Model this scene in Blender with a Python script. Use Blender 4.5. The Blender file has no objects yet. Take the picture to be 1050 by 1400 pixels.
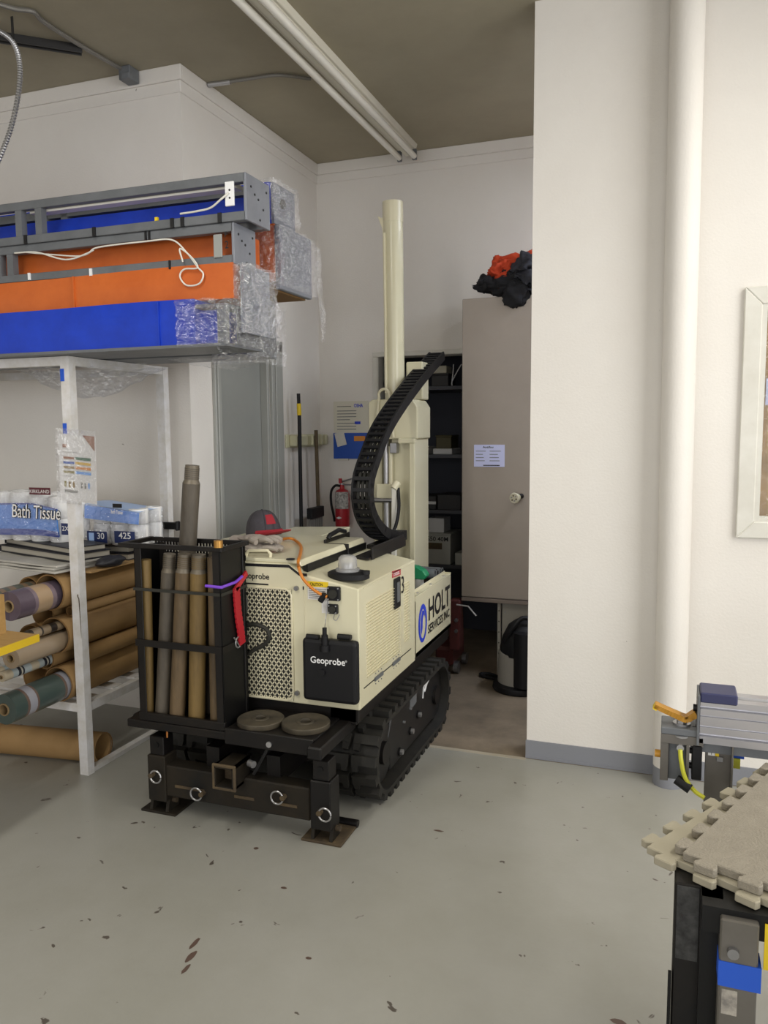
import bpy, bmesh, math, random
from mathutils import Vector, Matrix, noise
random.seed(7)
S = bpy.context.scene
COL = S.collection
R = math.radians

# ------------------------------------------------------------ camera, world, lights, exposure
CAM_H = 1.6; FPX = 1085.0
YAW, PITCH, ROLL = R(20.0), R(6.0), R(-0.45)
_F = Vector((-math.sin(YAW)*math.cos(PITCH), math.cos(YAW)*math.cos(PITCH), -math.sin(PITCH)))
_R0 = Vector((math.cos(YAW), math.sin(YAW), 0)); _U0 = _R0.cross(_F)
_R = _R0*math.cos(ROLL) + _U0*math.sin(ROLL); _U = _R.cross(_F)
CAM = Vector((0, 0, CAM_H))
cd = bpy.data.cameras.new('camera'); cam = bpy.data.objects.new('camera', cd); COL.objects.link(cam)
cam.matrix_world = Matrix(((_R.x, _U.x, -_F.x, 0), (_R.y, _U.y, -_F.y, 0), (_R.z, _U.z, -_F.z, CAM_H), (0, 0, 0, 1)))
cd.sensor_fit = 'VERTICAL'; cd.sensor_height = 24.0; cd.lens = 24.0*FPX/1400.0; cd.clip_start = 0.02
S.camera = cam

w = bpy.data.worlds.new('world'); S.world = w; w.use_nodes = True
w.node_tree.nodes['Background'].inputs[0].default_value = (0.9, 0.95, 1.0, 1)
w.node_tree.nodes['Background'].inputs[1].default_value = 0.02

def area(name, loc, sx, sy, power, color=(1.0, 0.97, 0.9), rot=(0, 0, 0), spread=180):
    l = bpy.data.lights.new(name, 'AREA'); l.shape = 'RECTANGLE'; l.size = sx; l.size_y = sy
    l.energy = power; l.color = color; l.spread = R(spread)
    o = bpy.data.objects.new(name, l); COL.objects.link(o); o.location = loc; o.rotation_euler = rot
    return o
WARM = (1.0, 0.97, 0.90); COOL = (0.82, 0.88, 1.0); DAY = (0.98, 0.985, 1.0)
# rows of ceiling fluorescents of the shop, behind and to the right of the camera (the row over the alcove is off)
area('shop_light_a', (1.6, 2.3, 3.36), 0.16, 2.3, 58, WARM)
area('shop_light_b', (-1.75, 0.6, 3.36), 0.16, 2.3, 42, WARM)
# the space behind the right-hand wall has a lamp of its own
area('back_light', (0.55, 4.6, 3.36), 0.22, 1.2, 42, COOL)
# added fill lights that even out the room, set in unseen windows
area('fill_light_behind', (-0.8, -4.98, 1.95), 6.0, 2.3, 135, DAY, rot=(R(90), 0, 0))
area('fill_light_side', (4.48, -0.6, 2.0), 2.3, 4.6, 215, DAY, rot=(0, R(90), 0))

S.view_settings.view_transform = 'Standard'; S.view_settings.look = 'None'
S.view_settings.gamma = 1.0; S.view_settings.use_curve_mapping = False
S.view_settings.exposure = 0.08

# ------------------------------------------------------------ helpers
def A(px, py, ax, v):
    """pixel -> point on the plane axis=v (0 x, 1 y, 2 z)"""
    d = _F + _R*((px-525.0)/FPX) + _U*((700.0-py)/FPX)
    return CAM + d*((v-CAM[ax])/d[ax])
def lin(c):
    if isinstance(c, str):
        c = tuple(int(c[i:i+2], 16)/255 for i in (0, 2, 4))
    return tuple((x/12.92 if x <= 0.04045 else ((x+0.055)/1.055)**2.4) for x in c)
MATS = {}
def mat(name, col, rough=0.5, metal=0.0, var=0.0, vscale=8.0, col2=None, bump=0.0, bscale=60.0, stretch=None, emit=None, coat=0.0, spec=0.5):
    if name in MATS: return MATS[name]
    m = bpy.data.materials.new(name); m.use_nodes = True; nt = m.node_tree; b = nt.nodes['Principled BSDF']
    c = lin(col)
    b.inputs['Base Color'].default_value = (*c, 1); b.inputs['Roughness'].default_value = rough; b.inputs['Metallic'].default_value = metal
    b.inputs['Coat Weight'].default_value = coat; b.inputs['Specular IOR Level'].default_value = spec
    if emit:
        b.inputs['Emission Color'].default_value = (*lin(emit[0]), 1); b.inputs['Emission Strength'].default_value = emit[1]
    if var > 0 or col2 or bump > 0:
        tc = nt.nodes.new('ShaderNodeTexCoord'); mp = nt.nodes.new('ShaderNodeMapping')
        nt.links.new(tc.outputs['Object'], mp.inputs[0])
        if stretch: mp.inputs['Scale'].default_value = stretch
    if var > 0 or col2:
        n = nt.nodes.new('ShaderNodeTexNoise'); n.inputs['Scale'].default_value = vscale; n.inputs['Detail'].default_value = 6; n.inputs['Roughness'].default_value = 0.65
        nt.links.new(mp.outputs[0], n.inputs['Vector'])
        cr = nt.nodes.new('ShaderNodeValToRGB')
        c2 = lin(col2) if col2 else tuple(x*(1-var) for x in c)
        cr.color_ramp.elements[0].position = 0.32; cr.color_ramp.elements[1].position = 0.68
        cr.color_ramp.elements[0].color = (*c2, 1); cr.color_ramp.elements[1].color = (*c, 1)
        nt.links.new(n.outputs[0], cr.inputs[0]); nt.links.new(cr.outputs[0], b.inputs['Base Color'])
    if bump > 0:
        n2 = nt.nodes.new('ShaderNodeTexNoise'); n2.inputs['Scale'].default_value = bscale; n2.inputs['Detail'].default_value = 4
        nt.links.new(mp.outputs[0], n2.inputs['Vector'])
        bp = nt.nodes.new('ShaderNodeBump'); bp.inputs['Strength'].default_value = bump; bp.inputs['Distance'].default_value = 0.01
        nt.links.new(n2.outputs[0], bp.inputs['Height']); nt.links.new(bp.outputs[0], b.inputs['Normal'])
    MATS[name] = m
    return m
def chips(name, col, chipcol, rough, scale, thresh, col2=None, vscale=1.5, bump=0.15):
    """painted surface with small chips of another colour"""
    m = mat(name, col, rough, col2=col2 or col, vscale=vscale, bump=bump, bscale=90)
    nt = m.node_tree; b = nt.nodes['Principled BSDF']
    src = b.inputs['Base Color'].links[0].from_socket
    tc = nt.nodes.new('ShaderNodeTexCoord')
    n = nt.nodes.new('ShaderNodeTexNoise'); n.inputs['Scale'].default_value = scale; n.inputs['Detail'].default_value = 3; n.inputs['Distortion'].default_value = 0.6
    nt.links.new(tc.outputs['Object'], n.inputs['Vector'])
    cr = nt.nodes.new('ShaderNodeValToRGB'); cr.color_ramp.elements[0].position = thresh; cr.color_ramp.elements[1].position = thresh+0.02
    nt.links.new(n.outputs[0], cr.inputs[0])
    mx = nt.nodes.new('ShaderNodeMix'); mx.data_type = 'RGBA'
    nt.links.new(cr.outputs[0], mx.inputs['Factor']); nt.links.new(src, mx.inputs['A']); mx.inputs['B'].default_value = (*lin(chipcol), 1)
    nt.links.new(mx.outputs['Result'], b.inputs['Base Color'])
    return m
def film(name, tint=(0.96, 0.97, 1.0), gloss=0.25):
    m = bpy.data.materials.new(name); m.use_nodes = True; nt = m.node_tree; nt.nodes.clear()
    o = nt.nodes.new('ShaderNodeOutputMaterial'); t = nt.nodes.new('ShaderNodeBsdfTransparent'); g = nt.nodes.new('ShaderNodeBsdfGlossy')
    t.inputs[0].default_value = (*tint, 1); g.inputs[0].default_value = (1, 1, 1, 1); g.inputs['Roughness'].default_value = 0.08
    d = nt.nodes.new('ShaderNodeBsdfDiffuse'); d.inputs[0].default_value = (.8, .8, .82, 1)
    mx = nt.nodes.new('ShaderNodeMixShader'); mx.inputs[0].default_value = gloss
    mx2 = nt.nodes.new('ShaderNodeMixShader'); mx2.inputs[0].default_value = 0.02
    tc = nt.nodes.new('ShaderNodeTexCoord'); n = nt.nodes.new('ShaderNodeTexNoise'); n.inputs['Scale'].default_value = 38; n.inputs['Detail'].default_value = 5
    nt.links.new(tc.outputs['Object'], n.inputs['Vector'])
    bp = nt.nodes.new('ShaderNodeBump'); bp.inputs['Strength'].default_value = 1.0; bp.inputs['Distance'].default_value = 0.03
    nt.links.new(n.outputs[0], bp.inputs['Height']); nt.links.new(bp.outputs[0], g.inputs['Normal'])
    nt.links.new(t.outputs[0], mx.inputs[1]); nt.links.new(g.outputs[0], mx.inputs[2])
    nt.links.new(mx.outputs[0], mx2.inputs[1]); nt.links.new(d.outputs[0], mx2.inputs[2]); nt.links.new(mx2.outputs[0], o.inputs[0])
    MATS[name] = m
    return m

class MB:
    def __init__(s): s.v = []; s.f = []
    def add(s, vs, fs):
        o = len(s.v); s.v += [Vector(v) for v in vs]; s.f += [tuple(i+o for i in f) for f in fs]; return s
    def box(s, x0, x1, y0, y1, z0, z1, M=None):
        vs = [Vector((x, y, z)) for z in (z0, z1) for y in (y0, y1) for x in (x0, x1)]
        if M: vs = [M @ v for v in vs]
        return s.add(vs, [(0, 2, 3, 1), (4, 5, 7, 6), (0, 1, 5, 4), (2, 6, 7, 3), (0, 4, 6, 2), (1, 3, 7, 5)])
    def cb(s, c, d, M=None):
        c = Vector(c); return s.box(c.x-d[0]/2, c.x+d[0]/2, c.y-d[1]/2, c.y+d[1]/2, c.z-d[2]/2, c.z+d[2]/2, M)
    def bar(s, p0, p1, w, h, up=(0, 0, 1)):
        p0 = Vector(p0); p1 = Vector(p1); d = (p1-p0).normalized(); u = Vector(up)
        if abs(d.dot(u)) > 0.98: u = Vector((0, 1, 0))
        sd = d.cross(u).normalized(); u = sd.cross(d)
        vs = [p + sd*a*w/2 + u*b*h/2 for p in (p0, p1) for a, b in ((-1, -1), (1, -1), (1, 1), (-1, 1))]
        return s.add(vs, [(3, 2, 1, 0), (4, 5, 6, 7), (0, 1, 5, 4), (1, 2, 6, 5), (2, 3, 7, 6), (3, 0, 4, 7)])
    def cyl(s, p0, p1, r, r2=None, n=16, caps=True):
        p0 = Vector(p0); p1 = Vector(p1); r2 = r if r2 is None else r2
        d = (p1-p0).normalized(); a = d.orthogonal().normalized(); b = d.cross(a)
        vs = [p + (a*math.cos(2*math.pi*i/n) + b*math.sin(2*math.pi*i/n))*rr for p, rr in ((p0, r), (p1, r2)) for i in range(n)]
        fs = [(i, (i+1) % n, n+(i+1) % n, n+i) for i in range(n)]
        if caps: fs += [tuple(reversed(range(n))), tuple(range(n, 2*n))]
        return s.add(vs, fs)
    def tube(s, pts, r, n=8, caps=True, closed=False):
        pts = [Vector(p) for p in pts]; m = len(pts); rs = r if isinstance(r, (list, tuple)) else [r]*m
        ds = []
        for i in range(m):
            if closed: d = pts[(i+1) % m]-pts[i-1]
            else: d = pts[min(i+1, m-1)]-pts[max(i-1, 0)]
            ds.append(d.normalized())
        a = ds[0].orthogonal().normalized(); vs = []
        for i in range(m):
            a = (a - ds[i]*a.dot(ds[i])).normalized(); b = ds[i].cross(a)
            vs += [pts[i] + (a*math.cos(2*math.pi*k/n) + b*math.sin(2*math.pi*k/n))*rs[i] for k in range(n)]
        fs = []
        for i in range(m if closed else m-1):
            j = (i+1) % m
            fs += [(i*n+k, i*n+(k+1) % n, j*n+(k+1) % n, j*n+k) for k in range(n)]
        if caps and not closed: fs += [tuple(reversed(range(n))), tuple(range((m-1)*n, m*n))]
        return s.add(vs, fs)
    def pipe(s, p0, p1, ro, ri, n=24):
        p0 = Vector(p0); p1 = Vector(p1); d = (p1-p0).normalized(); a = d.orthogonal().normalized(); b = d.cross(a)
        vs = [p + (a*math.cos(2*math.pi*i/n)+b*math.sin(2*math.pi*i/n))*rr for p, rr in ((p0, ro), (p1, ro), (p1, ri), (p0, ri)) for i in range(n)]
        fs = []
        for q in range(4):
            r_ = (q+1) % 4
            fs += [(q*n+i, q*n+(i+1) % n, r_*n+(i+1) % n, r_*n+i) for i in range(n)]
        return s.add(vs, fs)
    def prism(s, poly, ax, a, b):
        """2-D polygon extruded along axis ax from a to b; poly coords are the two other axes in order"""
        def P(q, t):
            q = list(q); q.insert(ax, t); return Vector(q)
        n = len(poly)
        vs = [P(q, a) for q in poly] + [P(q, b) for q in poly]
        return s.add(vs, [tuple(reversed(range(n))), tuple(range(n, 2*n))] + [(i, (i+1) % n, n+(i+1) % n, n+i) for i in range(n)])
    def lathe(s, prof, c, n=24, M=None):
        """profile (r,z) about the vertical through c"""
        c = Vector(c); vs = []; m = len(prof)
        for r, z in prof:
            for k in range(n):
                v = Vector((r*math.cos(2*math.pi*k/n), r*math.sin(2*math.pi*k/n), z))
                vs.append((M @ v if M else v) + c)
        fs = [(i*n+k, i*n+(k+1) % n, (i+1)*n+(k+1) % n, (i+1)*n+k) for i in range(m-1) for k in range(n)]
        fs += [tuple(reversed(range(n))), tuple(range((m-1)*n, m*n))]
        return s.add(vs, fs)
    def grid(s, fn, nu, nv):
        vs = [fn(i/nu, j/nv) for j in range(nv+1) for i in range(nu+1)]
        return s.add(vs, [(j*(nu+1)+i, j*(nu+1)+i+1, (j+1)*(nu+1)+i+1, (j+1)*(nu+1)+i) for j in range(nv) for i in range(nu)])
    def mesh(s, name, org=Vector((0, 0, 0))):
        me = bpy.data.meshes.new(name); me.from_pydata([v-org for v in s.v], [], s.f); me.update()
        bm = bmesh.new(); bm.from_mesh(me); bmesh.ops.recalc_face_normals(bm, faces=bm.faces); bm.to_mesh(me); bm.free()
        return me
    def build(s, name, m, parent=None, bevel=0.0, smooth=False, org=None, solid=0.0, seg=1, subsurf=0):
        if org is None: org = parent['_o'] if parent is not None and '_o' in parent else None
        if org is None:
            xs = [v.x for v in s.v]; ys = [v.y for v in s.v]; zs = [v.z for v in s.v]
            org = ((min(xs)+max(xs))/2, (min(ys)+max(ys))/2, min(zs))
        org = Vector(org)
        me = s.mesh(name, org)
        me.materials.append(MATS[m] if isinstance(m, str) else m)
        o = bpy.data.objects.new(name, me); COL.objects.link(o)
        if parent is not None: o.parent = parent
        else: o.location = org
        o['_o'] = tuple(org)
        if solid:
            md = o.modifiers.new('solid', 'SOLIDIFY'); md.thickness = solid; md.offset = 0
        if subsurf:
            md = o.modifiers.new('sub', 'SUBSURF'); md.levels = subsurf; md.render_levels = subsurf
        if bevel:
            md = o.modifiers.new('bevel', 'BEVEL'); md.width = bevel; md.segments = seg; md.limit_method = 'ANGLE'; md.angle_limit = R(40)
        if smooth:
            me.polygons.foreach_set('use_smooth', [True]*len(me.polygons))
            if smooth != 'all': me.set_sharp_from_angle(angle=R(40))
        return o
def tag(o, label, cat, group=None, kind=None):
    o['label'] = label; o['category'] = cat
    if group: o['group'] = group
    if kind: o['kind'] = kind
    return o
def struct(o, label=None, cat=None):
    o['kind'] = 'structure'
    if label: o['label'] = label
    if cat: o['category'] = cat
    return o
def thing(name, loc, label, cat, group=None):
    o = bpy.data.objects.new(name, None); o.empty_display_size = 0.05; COL.objects.link(o); o.location = loc; o['_o'] = tuple(loc)
    return tag(o, label, cat, group)
FONT = None
def text_mb(txt, size, o, ux, uy, depth=0.0008, align='LEFT', sx=1.0, bold=0.0, shear=0.0, fit=None):
    """lettering as geometry: origin o, text runs along ux, up is uy; fit = (width, cap height)"""
    cu = bpy.data.curves.new('t', 'FONT'); cu.body = txt; cu.size = 1.0; cu.align_x = 'LEFT'; cu.extrude = 0.0; cu.offset = bold; cu.shear = shear; cu.resolution_u = 3
    ob = bpy.data.objects.new('t', cu); COL.objects.link(ob)
    dg = bpy.context.evaluated_depsgraph_get(); dg.update()
    me = bpy.data.meshes.new_from_object(ob.evaluated_get(dg))
    bpy.data.objects.remove(ob); bpy.data.curves.remove(cu)
    ux = Vector(ux).normalized(); uy = Vector(uy).normalized(); nz = ux.cross(uy); o = Vector(o)
    xs = [v.co.x for v in me.vertices]; ys = [v.co.y for v in me.vertices]
    if not xs: return MB()
    x0, x1, y0, y1 = min(xs), max(xs), min(ys), max(ys)
    if fit: kx = fit[0]/(x1-x0); ky = (fit[1]/(y1-y0)) if fit[1] else kx
    else: kx = size*sx; ky = size
    off = {'LEFT': 0, 'CENTER': -(x1-x0)/2*kx, 'RIGHT': -(x1-x0)*kx}[align]
    mb = MB()
    mb.add([o + ux*((v.co.x-x0)*kx+off) + uy*((v.co.y-y0)*ky) + nz*depth for v in me.vertices], [tuple(p.vertices) for p in me.polygons])
    bpy.data.meshes.remove(me)
    return mb
def blob(c, rad, sub=3, amp=0.25, sc=1.5, seed=0, squash=None):
    bm = bmesh.new(); bmesh.ops.create_icosphere(bm, subdivisions=sub, radius=1)
    c = Vector(c); mb = MB()
    off = Vector((seed*7.3, seed*3.1, seed*1.7))
    vs = []
    for v in bm.verts:
        d = v.co.normalized()
        k = 1 + amp*noise.noise(d*sc+off) + amp*0.5*noise.noise(d*sc*2.6+off) + amp*0.35*abs(noise.noise(d*sc*5+off))
        p = Vector((d.x*rad[0], d.y*rad[1], d.z*rad[2]))*k
        if squash is not None and p.z < squash: p.z = squash
        vs.append(c+p)
    mb.add(vs, [tuple(x.index for x in f.verts) for f in bm.faces]); bm.free()
    return mb
def copy_tree(o, parent=None, delta=None):
    c = o.copy(); COL.objects.link(c)
    if parent is not None: c.parent = parent
    if delta is not None: c.location = o.location + Vector(delta)
    for ch in list(o.children): copy_tree(ch, c)
    return c
def arc(c, r, a0, a1, n, ax=(1, 0, 0), ay=(0, 0, 1)):
    ax = Vector(ax); ay = Vector(ay); c = Vector(c)
    return [c + ax*r*math.cos(a0+(a1-a0)*i/n) + ay*r*math.sin(a0+(a1-a0)*i/n) for i in range(n+1)]
def spline(pts, n=8):
    pts = [Vector(p) for p in pts]; out = []
    P = [pts[0]*2-pts[1]] + pts + [pts[-1]*2-pts[-2]]
    for i in range(1, len(P)-2):
        a, b, c, d = P[i-1:i+3]
        for k in range(n):
            t = k/n
            out.append(0.5*((2*b)+(c-a)*t+(2*a-5*b+4*c-d)*t*t+(3*b-a-3*c+d)*t**3))
    out.append(pts[-1])
    return out

# ------------------------------------------------------------ materials
chips('wall_paint', 'e6e2dc', '8d8478', 0.55, 26.0, 0.78, col2='e1dcd5', bump=0.12)
mat('ceiling_paint', 'a9a18c', 0.8, col2='9b9480', vscale=1.2)
chips('floor_paint', 'a1a09a', '57504a', 0.32, 15.0, 0.70, col2='95948b', vscale=1.3, bump=0.05)
mat('bare_concrete', '8a7c6a', 0.6, col2='6f6455', vscale=5, bump=0.1)
mat('baseboard_grey', '83858c', 0.5)
mat('door_grey', '9a9c98', 0.45, col2='949692', vscale=3)
mat('door_frame_grey', 'a2a39e', 0.45)
mat('white_paint', 'dcdad2', 0.45, col2='cfccc2', vscale=6)
mat('shelf_white', 'dfdee0', 0.4, col2='c9c5bd', vscale=14)
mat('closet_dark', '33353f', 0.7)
mat('black_steel', '0d0c0e', 0.45, col2='191512', vscale=9, spec=0.35)
mat('black_paint', '09090a', 0.45, spec=0.35)
mat('black_plastic', '111114', 0.55, spec=0.35)
mat('dirty_black', '141312', 0.65, col2='2c251a', vscale=5, spec=0.3)
mat('rubber', '191816', 0.7, col2='2a2823', vscale=12)
mat('rust', '5d4e36', 0.85, col2='3a3026', vscale=14)
mat('cream', 'd9d4b8', 0.24, col2='d4ceb0', vscale=3)
mat('cream_metal', 'd8d1b4', 0.3)
mat('white_metal', 'dedcd2', 0.35)
mat('steel', '9a9a9c', 0.35, 0.9)
mat('zinc', 'b9b9bb', 0.35, 0.8)
mat('grey_steel', '6d7074', 0.45, col2='606366', vscale=8)
mat('aluminium', 'c9c9cf', 0.3, 0.75)
mat('blue_tarp', '1540c4', 0.4, col2='1034a8', vscale=5, bump=0.25, bscale=10)
mat('orange_tarp', 'cf6a2c', 0.4, col2='bf5c24', vscale=5, bump=0.25, bscale=10)
mat('cardboard', 'a8875a', 0.75, col2='9a794c', vscale=5)
mat('cardboard_edge', '7e5f38', 0.9)
mat('paper', 'dedcd8', 0.7)
mat('blue_tape', '1f55c4', 0.6)
mat('red', 'b3202c', 0.4)
mat('label_red', 'b5414a', 0.5)
mat('blue_print', '2740c8', 0.4)
mat('black_print', '101013', 0.5)
mat('white_print', 'eeeeee', 0.5)
mat('yellow', 'e2c21c', 0.5)
mat('purple', '7a45c8', 0.5)
mat('orange_cord', 'c97922', 0.45)
film('plastic_film')
# ------------------------------------------------------------ setting
XL, YS, YB, YR, XR, ZC = -2.452, 3.70, 5.375, 3.738, -0.63, 3.475
struct(MB().box(-6, 4.5, -5, 3.72, -0.12, 0).build('floor', 'floor_paint', org=(0, 0, 0)), 'grey painted concrete floor with chipped spots', 'floor')
fa = struct(MB().box(-2.6, 4.5, 3.72, 6.2, -0.12, -0.001).build('floor_alcove', 'bare_concrete', org=(0, 0, 0)), 'bare brownish concrete floor of the alcove', 'floor')
mat('stain', '5c4a42', 0.5); mat('seam_concrete', 'a8a090', 0.7)
FLO = bpy.data.objects['floor']
MB().box(-2.45, XR, 3.700, 3.728, -.01, .0008).build('joint_strip', 'seam_concrete', FLO)
for k, (px_, py_, rx_, ry_) in enumerate(((266, 1290, .008, .030), (261, 1308, .010, .028), (254, 1325, .007, .022), (350, 1160, .010, .008), (600, 1136, .022, .006), (388, 1214, .012, .007), (422, 1310, .010, .006), (845, 1397, .02, .01))):
    c_ = A(px_, py_, 2, 0)
    MB().add([(c_.x+rx_*math.cos(a_*.524)*(1+.35*noise.noise(Vector((a_, k, .3)))), c_.y+ry_*math.sin(a_*.524)*(1+.35*noise.noise(Vector((a_, k, 5.3)))), .0006) for a_ in range(12)], [tuple(range(12))]).build('floor_stain', 'stain', FLO)
struct(MB().box(-6, 4.5, -5, 6.2, ZC, ZC+0.12).build('ceiling', 'ceiling_paint', org=(0, 0, ZC)), 'olive grey painted ceiling', 'ceiling')
struct(MB().box(-6, XL-0.14, YS, YS+0.14, 0, ZC).build('wall_shelf', 'wall_paint', org=(0, YS, 0)), 'white painted wall behind the storage shelf', 'wall')
# left alcove wall with the doorway
DY0, DY1, DZ = 3.98, 4.60, 2.07
m = MB().box(XL-0.14, XL, YS, DY0, 0, ZC).box(XL-0.14, XL, DY1, YB+0.14, 0, ZC).box(XL-0.14, XL, DY0, DY1, DZ, ZC)
struct(m.build('wall_left', 'wall_paint', org=(XL, YS, 0)), 'white alcove wall with a grey door', 'wall')
# back wall with closet opening
CX0, CX1, CZ = -1.995, -1.05, 2.105
m = MB().box(XL, CX0, YB, YB+0.14, 0, ZC).box(CX1, 4.5, YB, YB+0.14, 0, ZC).box(CX0, CX1, YB, YB+0.14, CZ, ZC)
struct(m.build('wall_back', 'wall_paint', org=(XL, YB, 0)), 'white back wall of the alcove with a closet opening', 'wall')
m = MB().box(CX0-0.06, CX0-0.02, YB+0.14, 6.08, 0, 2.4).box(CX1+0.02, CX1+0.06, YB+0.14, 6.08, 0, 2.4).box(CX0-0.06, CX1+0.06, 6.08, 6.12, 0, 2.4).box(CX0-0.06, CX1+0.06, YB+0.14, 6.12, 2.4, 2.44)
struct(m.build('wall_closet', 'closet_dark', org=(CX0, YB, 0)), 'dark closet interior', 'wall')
m = MB().box(CX0-0.035, CX0, YB-0.015, YB, 0, CZ).box(CX0-0.035, CX1+0.035, YB-0.0155, YB, CZ, CZ+0.035).box(CX1, CX1+0.035, YB-0.015, YB, 0, CZ)
m.box(CX0, CX0+0.008, YB-0.012, YB+0.14, 0, CZ)
struct(m.build('trim_1', 'white_paint', org=(CX0, YB, 0), bevel=0.003), 'thin white trim around the closet opening', 'trim')
# right wall with the window opening
WX0, WZ0, WZ1 = 0.345, 1.19, 2.105
m = MB().box(XR, WX0, YR, YR+0.16, 0, ZC).box(WX0, 1.6, YR, YR+0.16, 0, WZ0).box(WX0, 1.6, YR, YR+0.16, WZ1, ZC).box(1.6, 4.5, YR, YR+0.16, 0, ZC)
struct(m.build('wall_right', 'wall_paint', org=(XR, YR, 0)), 'tall white wall with a pipe and a window', 'wall')
bb = struct(MB().box(XR-0.004, 4.5, YR-0.008, YR, 0, 0.088).build('baseboard_right', 'baseboard_grey', org=(XR, YR, 0)), 'grey baseboard along the right wall', 'baseboard')
MB().box(XR-0.004, 4.5, YR-0.011, YR-0.004, 0, 0.012).build('lip', 'baseboard_grey', bb)
# rest of the shop, behind the camera
struct(MB().box(-6.12, -6, -5, YS+0.14, 0, ZC).build('wall_far_left', 'wall_paint', org=(-6, 0, 0)), 'shop wall', 'wall')
m = MB().box(4.5, 4.62, -5, -3.0, 0, ZC).box(4.5, 4.62, 1.8, 6.2, 0, ZC).box(4.5, 4.62, -3.0, 1.8, 0, .8).box(4.5, 4.62, -3.0, 1.8, 3.2, ZC)
w3 = thing('added_window_side', (4.5, -.6, .8), 'added unseen side window, white framed, holding a fill light', 'window'); w3['kind'] = 'structure'  # unseen window added so side fill reaches the left alcove wall
for y in (-3.0, -1.45, .15, 1.74): MB().box(4.53, 4.6, y, y+.06, .8, 3.2).build('mullion', 'white_paint', w3)
for z in (.8, 3.14): MB().box(4.53, 4.6, -3.0, 1.8, z, z+.06).build('frame_rail', 'white_paint', w3)
struct(m.build('wall_far_right', 'wall_paint', org=(4.5, 0, 0)), 'shop wall', 'wall')
QX0, QX1, QZ0, QZ1 = -3.85, 2.25, .75, 3.15
m = MB().box(-6.12, QX0, -5.12, -5, 0, ZC).box(QX1, 4.62, -5.12, -5, 0, ZC).box(QX0, QX1, -5.12, -5, 0, QZ0).box(QX0, QX1, -5.12, -5, QZ1, ZC)
struct(m.build('wall_behind', 'wall_paint', org=(0, -5, 0)), 'shop wall with an added window opening', 'wall')
w2 = thing('added_window_rear', (-.8, -5, QZ0), 'added unseen window, white framed, holding a fill light', 'window'); w2['kind'] = 'structure'  # unseen window added to carry low frontal fill light
for x in (QX0, -1.85, .2, QX1-.06): MB().box(x, x+.06, -5.10, -5.02, QZ0, QZ1).build('mullion', 'white_paint', w2)
for z in (QZ0, QZ1-.06): MB().box(QX0, QX1, -5.10, -5.02, z, z+.06).build('frame_rail', 'white_paint', w2)
# flat cornice boards at the ceiling (two steps)
def cornice(n, x0, x1, y0, y1, lab):
    m = MB()
    m.box(*x0, *y0, ZC-0.075, ZC); m.box(*x1, *y1, ZC-0.135, ZC-0.075)
    return struct(m.build(n, 'wall_paint', org=(x0[0], y0[0], ZC-0.135), bevel=0.003), lab, 'trim')
cornice('trim_2', (-6, XL+0.018), (-6, XL+0.008), (YS-0.018, YS), (YS-0.008, YS), 'white cornice board over the shelf wall')
cornice('trim_3', (XL, XL+0.018), (XL, XL+0.008), (YS, YB), (YS, YB), 'white cornice board over the alcove door wall')
cornice('trim_4', (XL+0.018, 4.5), (XL+0.008, 4.5), (YB-0.018, YB), (YB-0.008, YB), 'white cornice board over the alcove back wall')
# grey flush door in the alcove wall
d1 = thing('door_1', (XL, DY0, 0), 'grey flush door in a grey steel frame', 'door'); d1['kind'] = 'structure'
m = MB().box(XL-0.09, XL-0.05, DY0+0.002, DY1-0.002, 0.01, DZ-0.003)
m.build('door_leaf', 'door_grey', d1, bevel=0.002)
m = MB()
for y0, y1, st in ((DY1, DY1+0.15, 1), (DY0-0.06, DY0, -1)):
    a, b = y0, y1
    m.box(XL, XL+0.022, a, b, 0, DZ+0.10)
    m.box(XL+0.022, XL+0.032, a+(b-a)*0.25, b-(b-a)*0.2, 0, DZ+0.095)
m.box(XL, XL+0.022, DY0-0.06, DY1+0.15, DZ, DZ+0.10); m.box(XL+0.022, XL+0.032, DY0-0.05, DY1+0.12, DZ+0.03, DZ+0.08)
m.box(XL-0.05, XL, DY1-0.03, DY1, 0, DZ); m.box(XL-0.05, XL, DY0, DY0+0.03, 0, DZ); m.box(XL-0.05, XL, DY0, DY1, DZ-0.03, DZ)
m.build('door_frame', 'door_frame_grey', d1, bevel=0.003)
# window in the right wall
w1 = thing('window_1', (0.9, YR, WZ0-0.07), 'white mitred window frame with a view into another room', 'window'); w1['kind'] = 'structure'
fx0, fx1, fz0, fz1 = 0.265, 1.68, 1.118, 2.178
def frame_piece(p): MB().prism(p, 1, YR-0.022, YR).build('frame_board', 'white_paint', w1, bevel=0.004)
frame_piece([(fx0, fz0), (WX0-0.01, WZ0), (WX0-0.01, WZ1), (fx0, fz1)])
frame_piece([(fx0, fz1), (WX0-0.01, WZ1), (1.61, WZ1), (fx1, fz1)])
frame_piece([(fx0, fz0), (fx1, fz0), (1.61, WZ0), (WX0-0.01, WZ0)])
frame_piece([(fx1, fz0), (fx1, fz1), (1.61, WZ1), (1.61, WZ0)])
MB().box(WX0-0.014, WX0+0.010, YR-0.016, YR+0.16, WZ0-.004, WZ1).box(WX0+.010, 1.6, YR-.016, YR+0.16, WZ0-0.004, WZ0+0.008).build('sash', 'white_paint', w1)
gl = film('window_glass', (0.97, 0.98, 0.97), 0.06)
MB().box(WX0, 1.6, YR+0.09, YR+0.095, WZ0, WZ1).build('pane', 'window_glass', w1)
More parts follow.
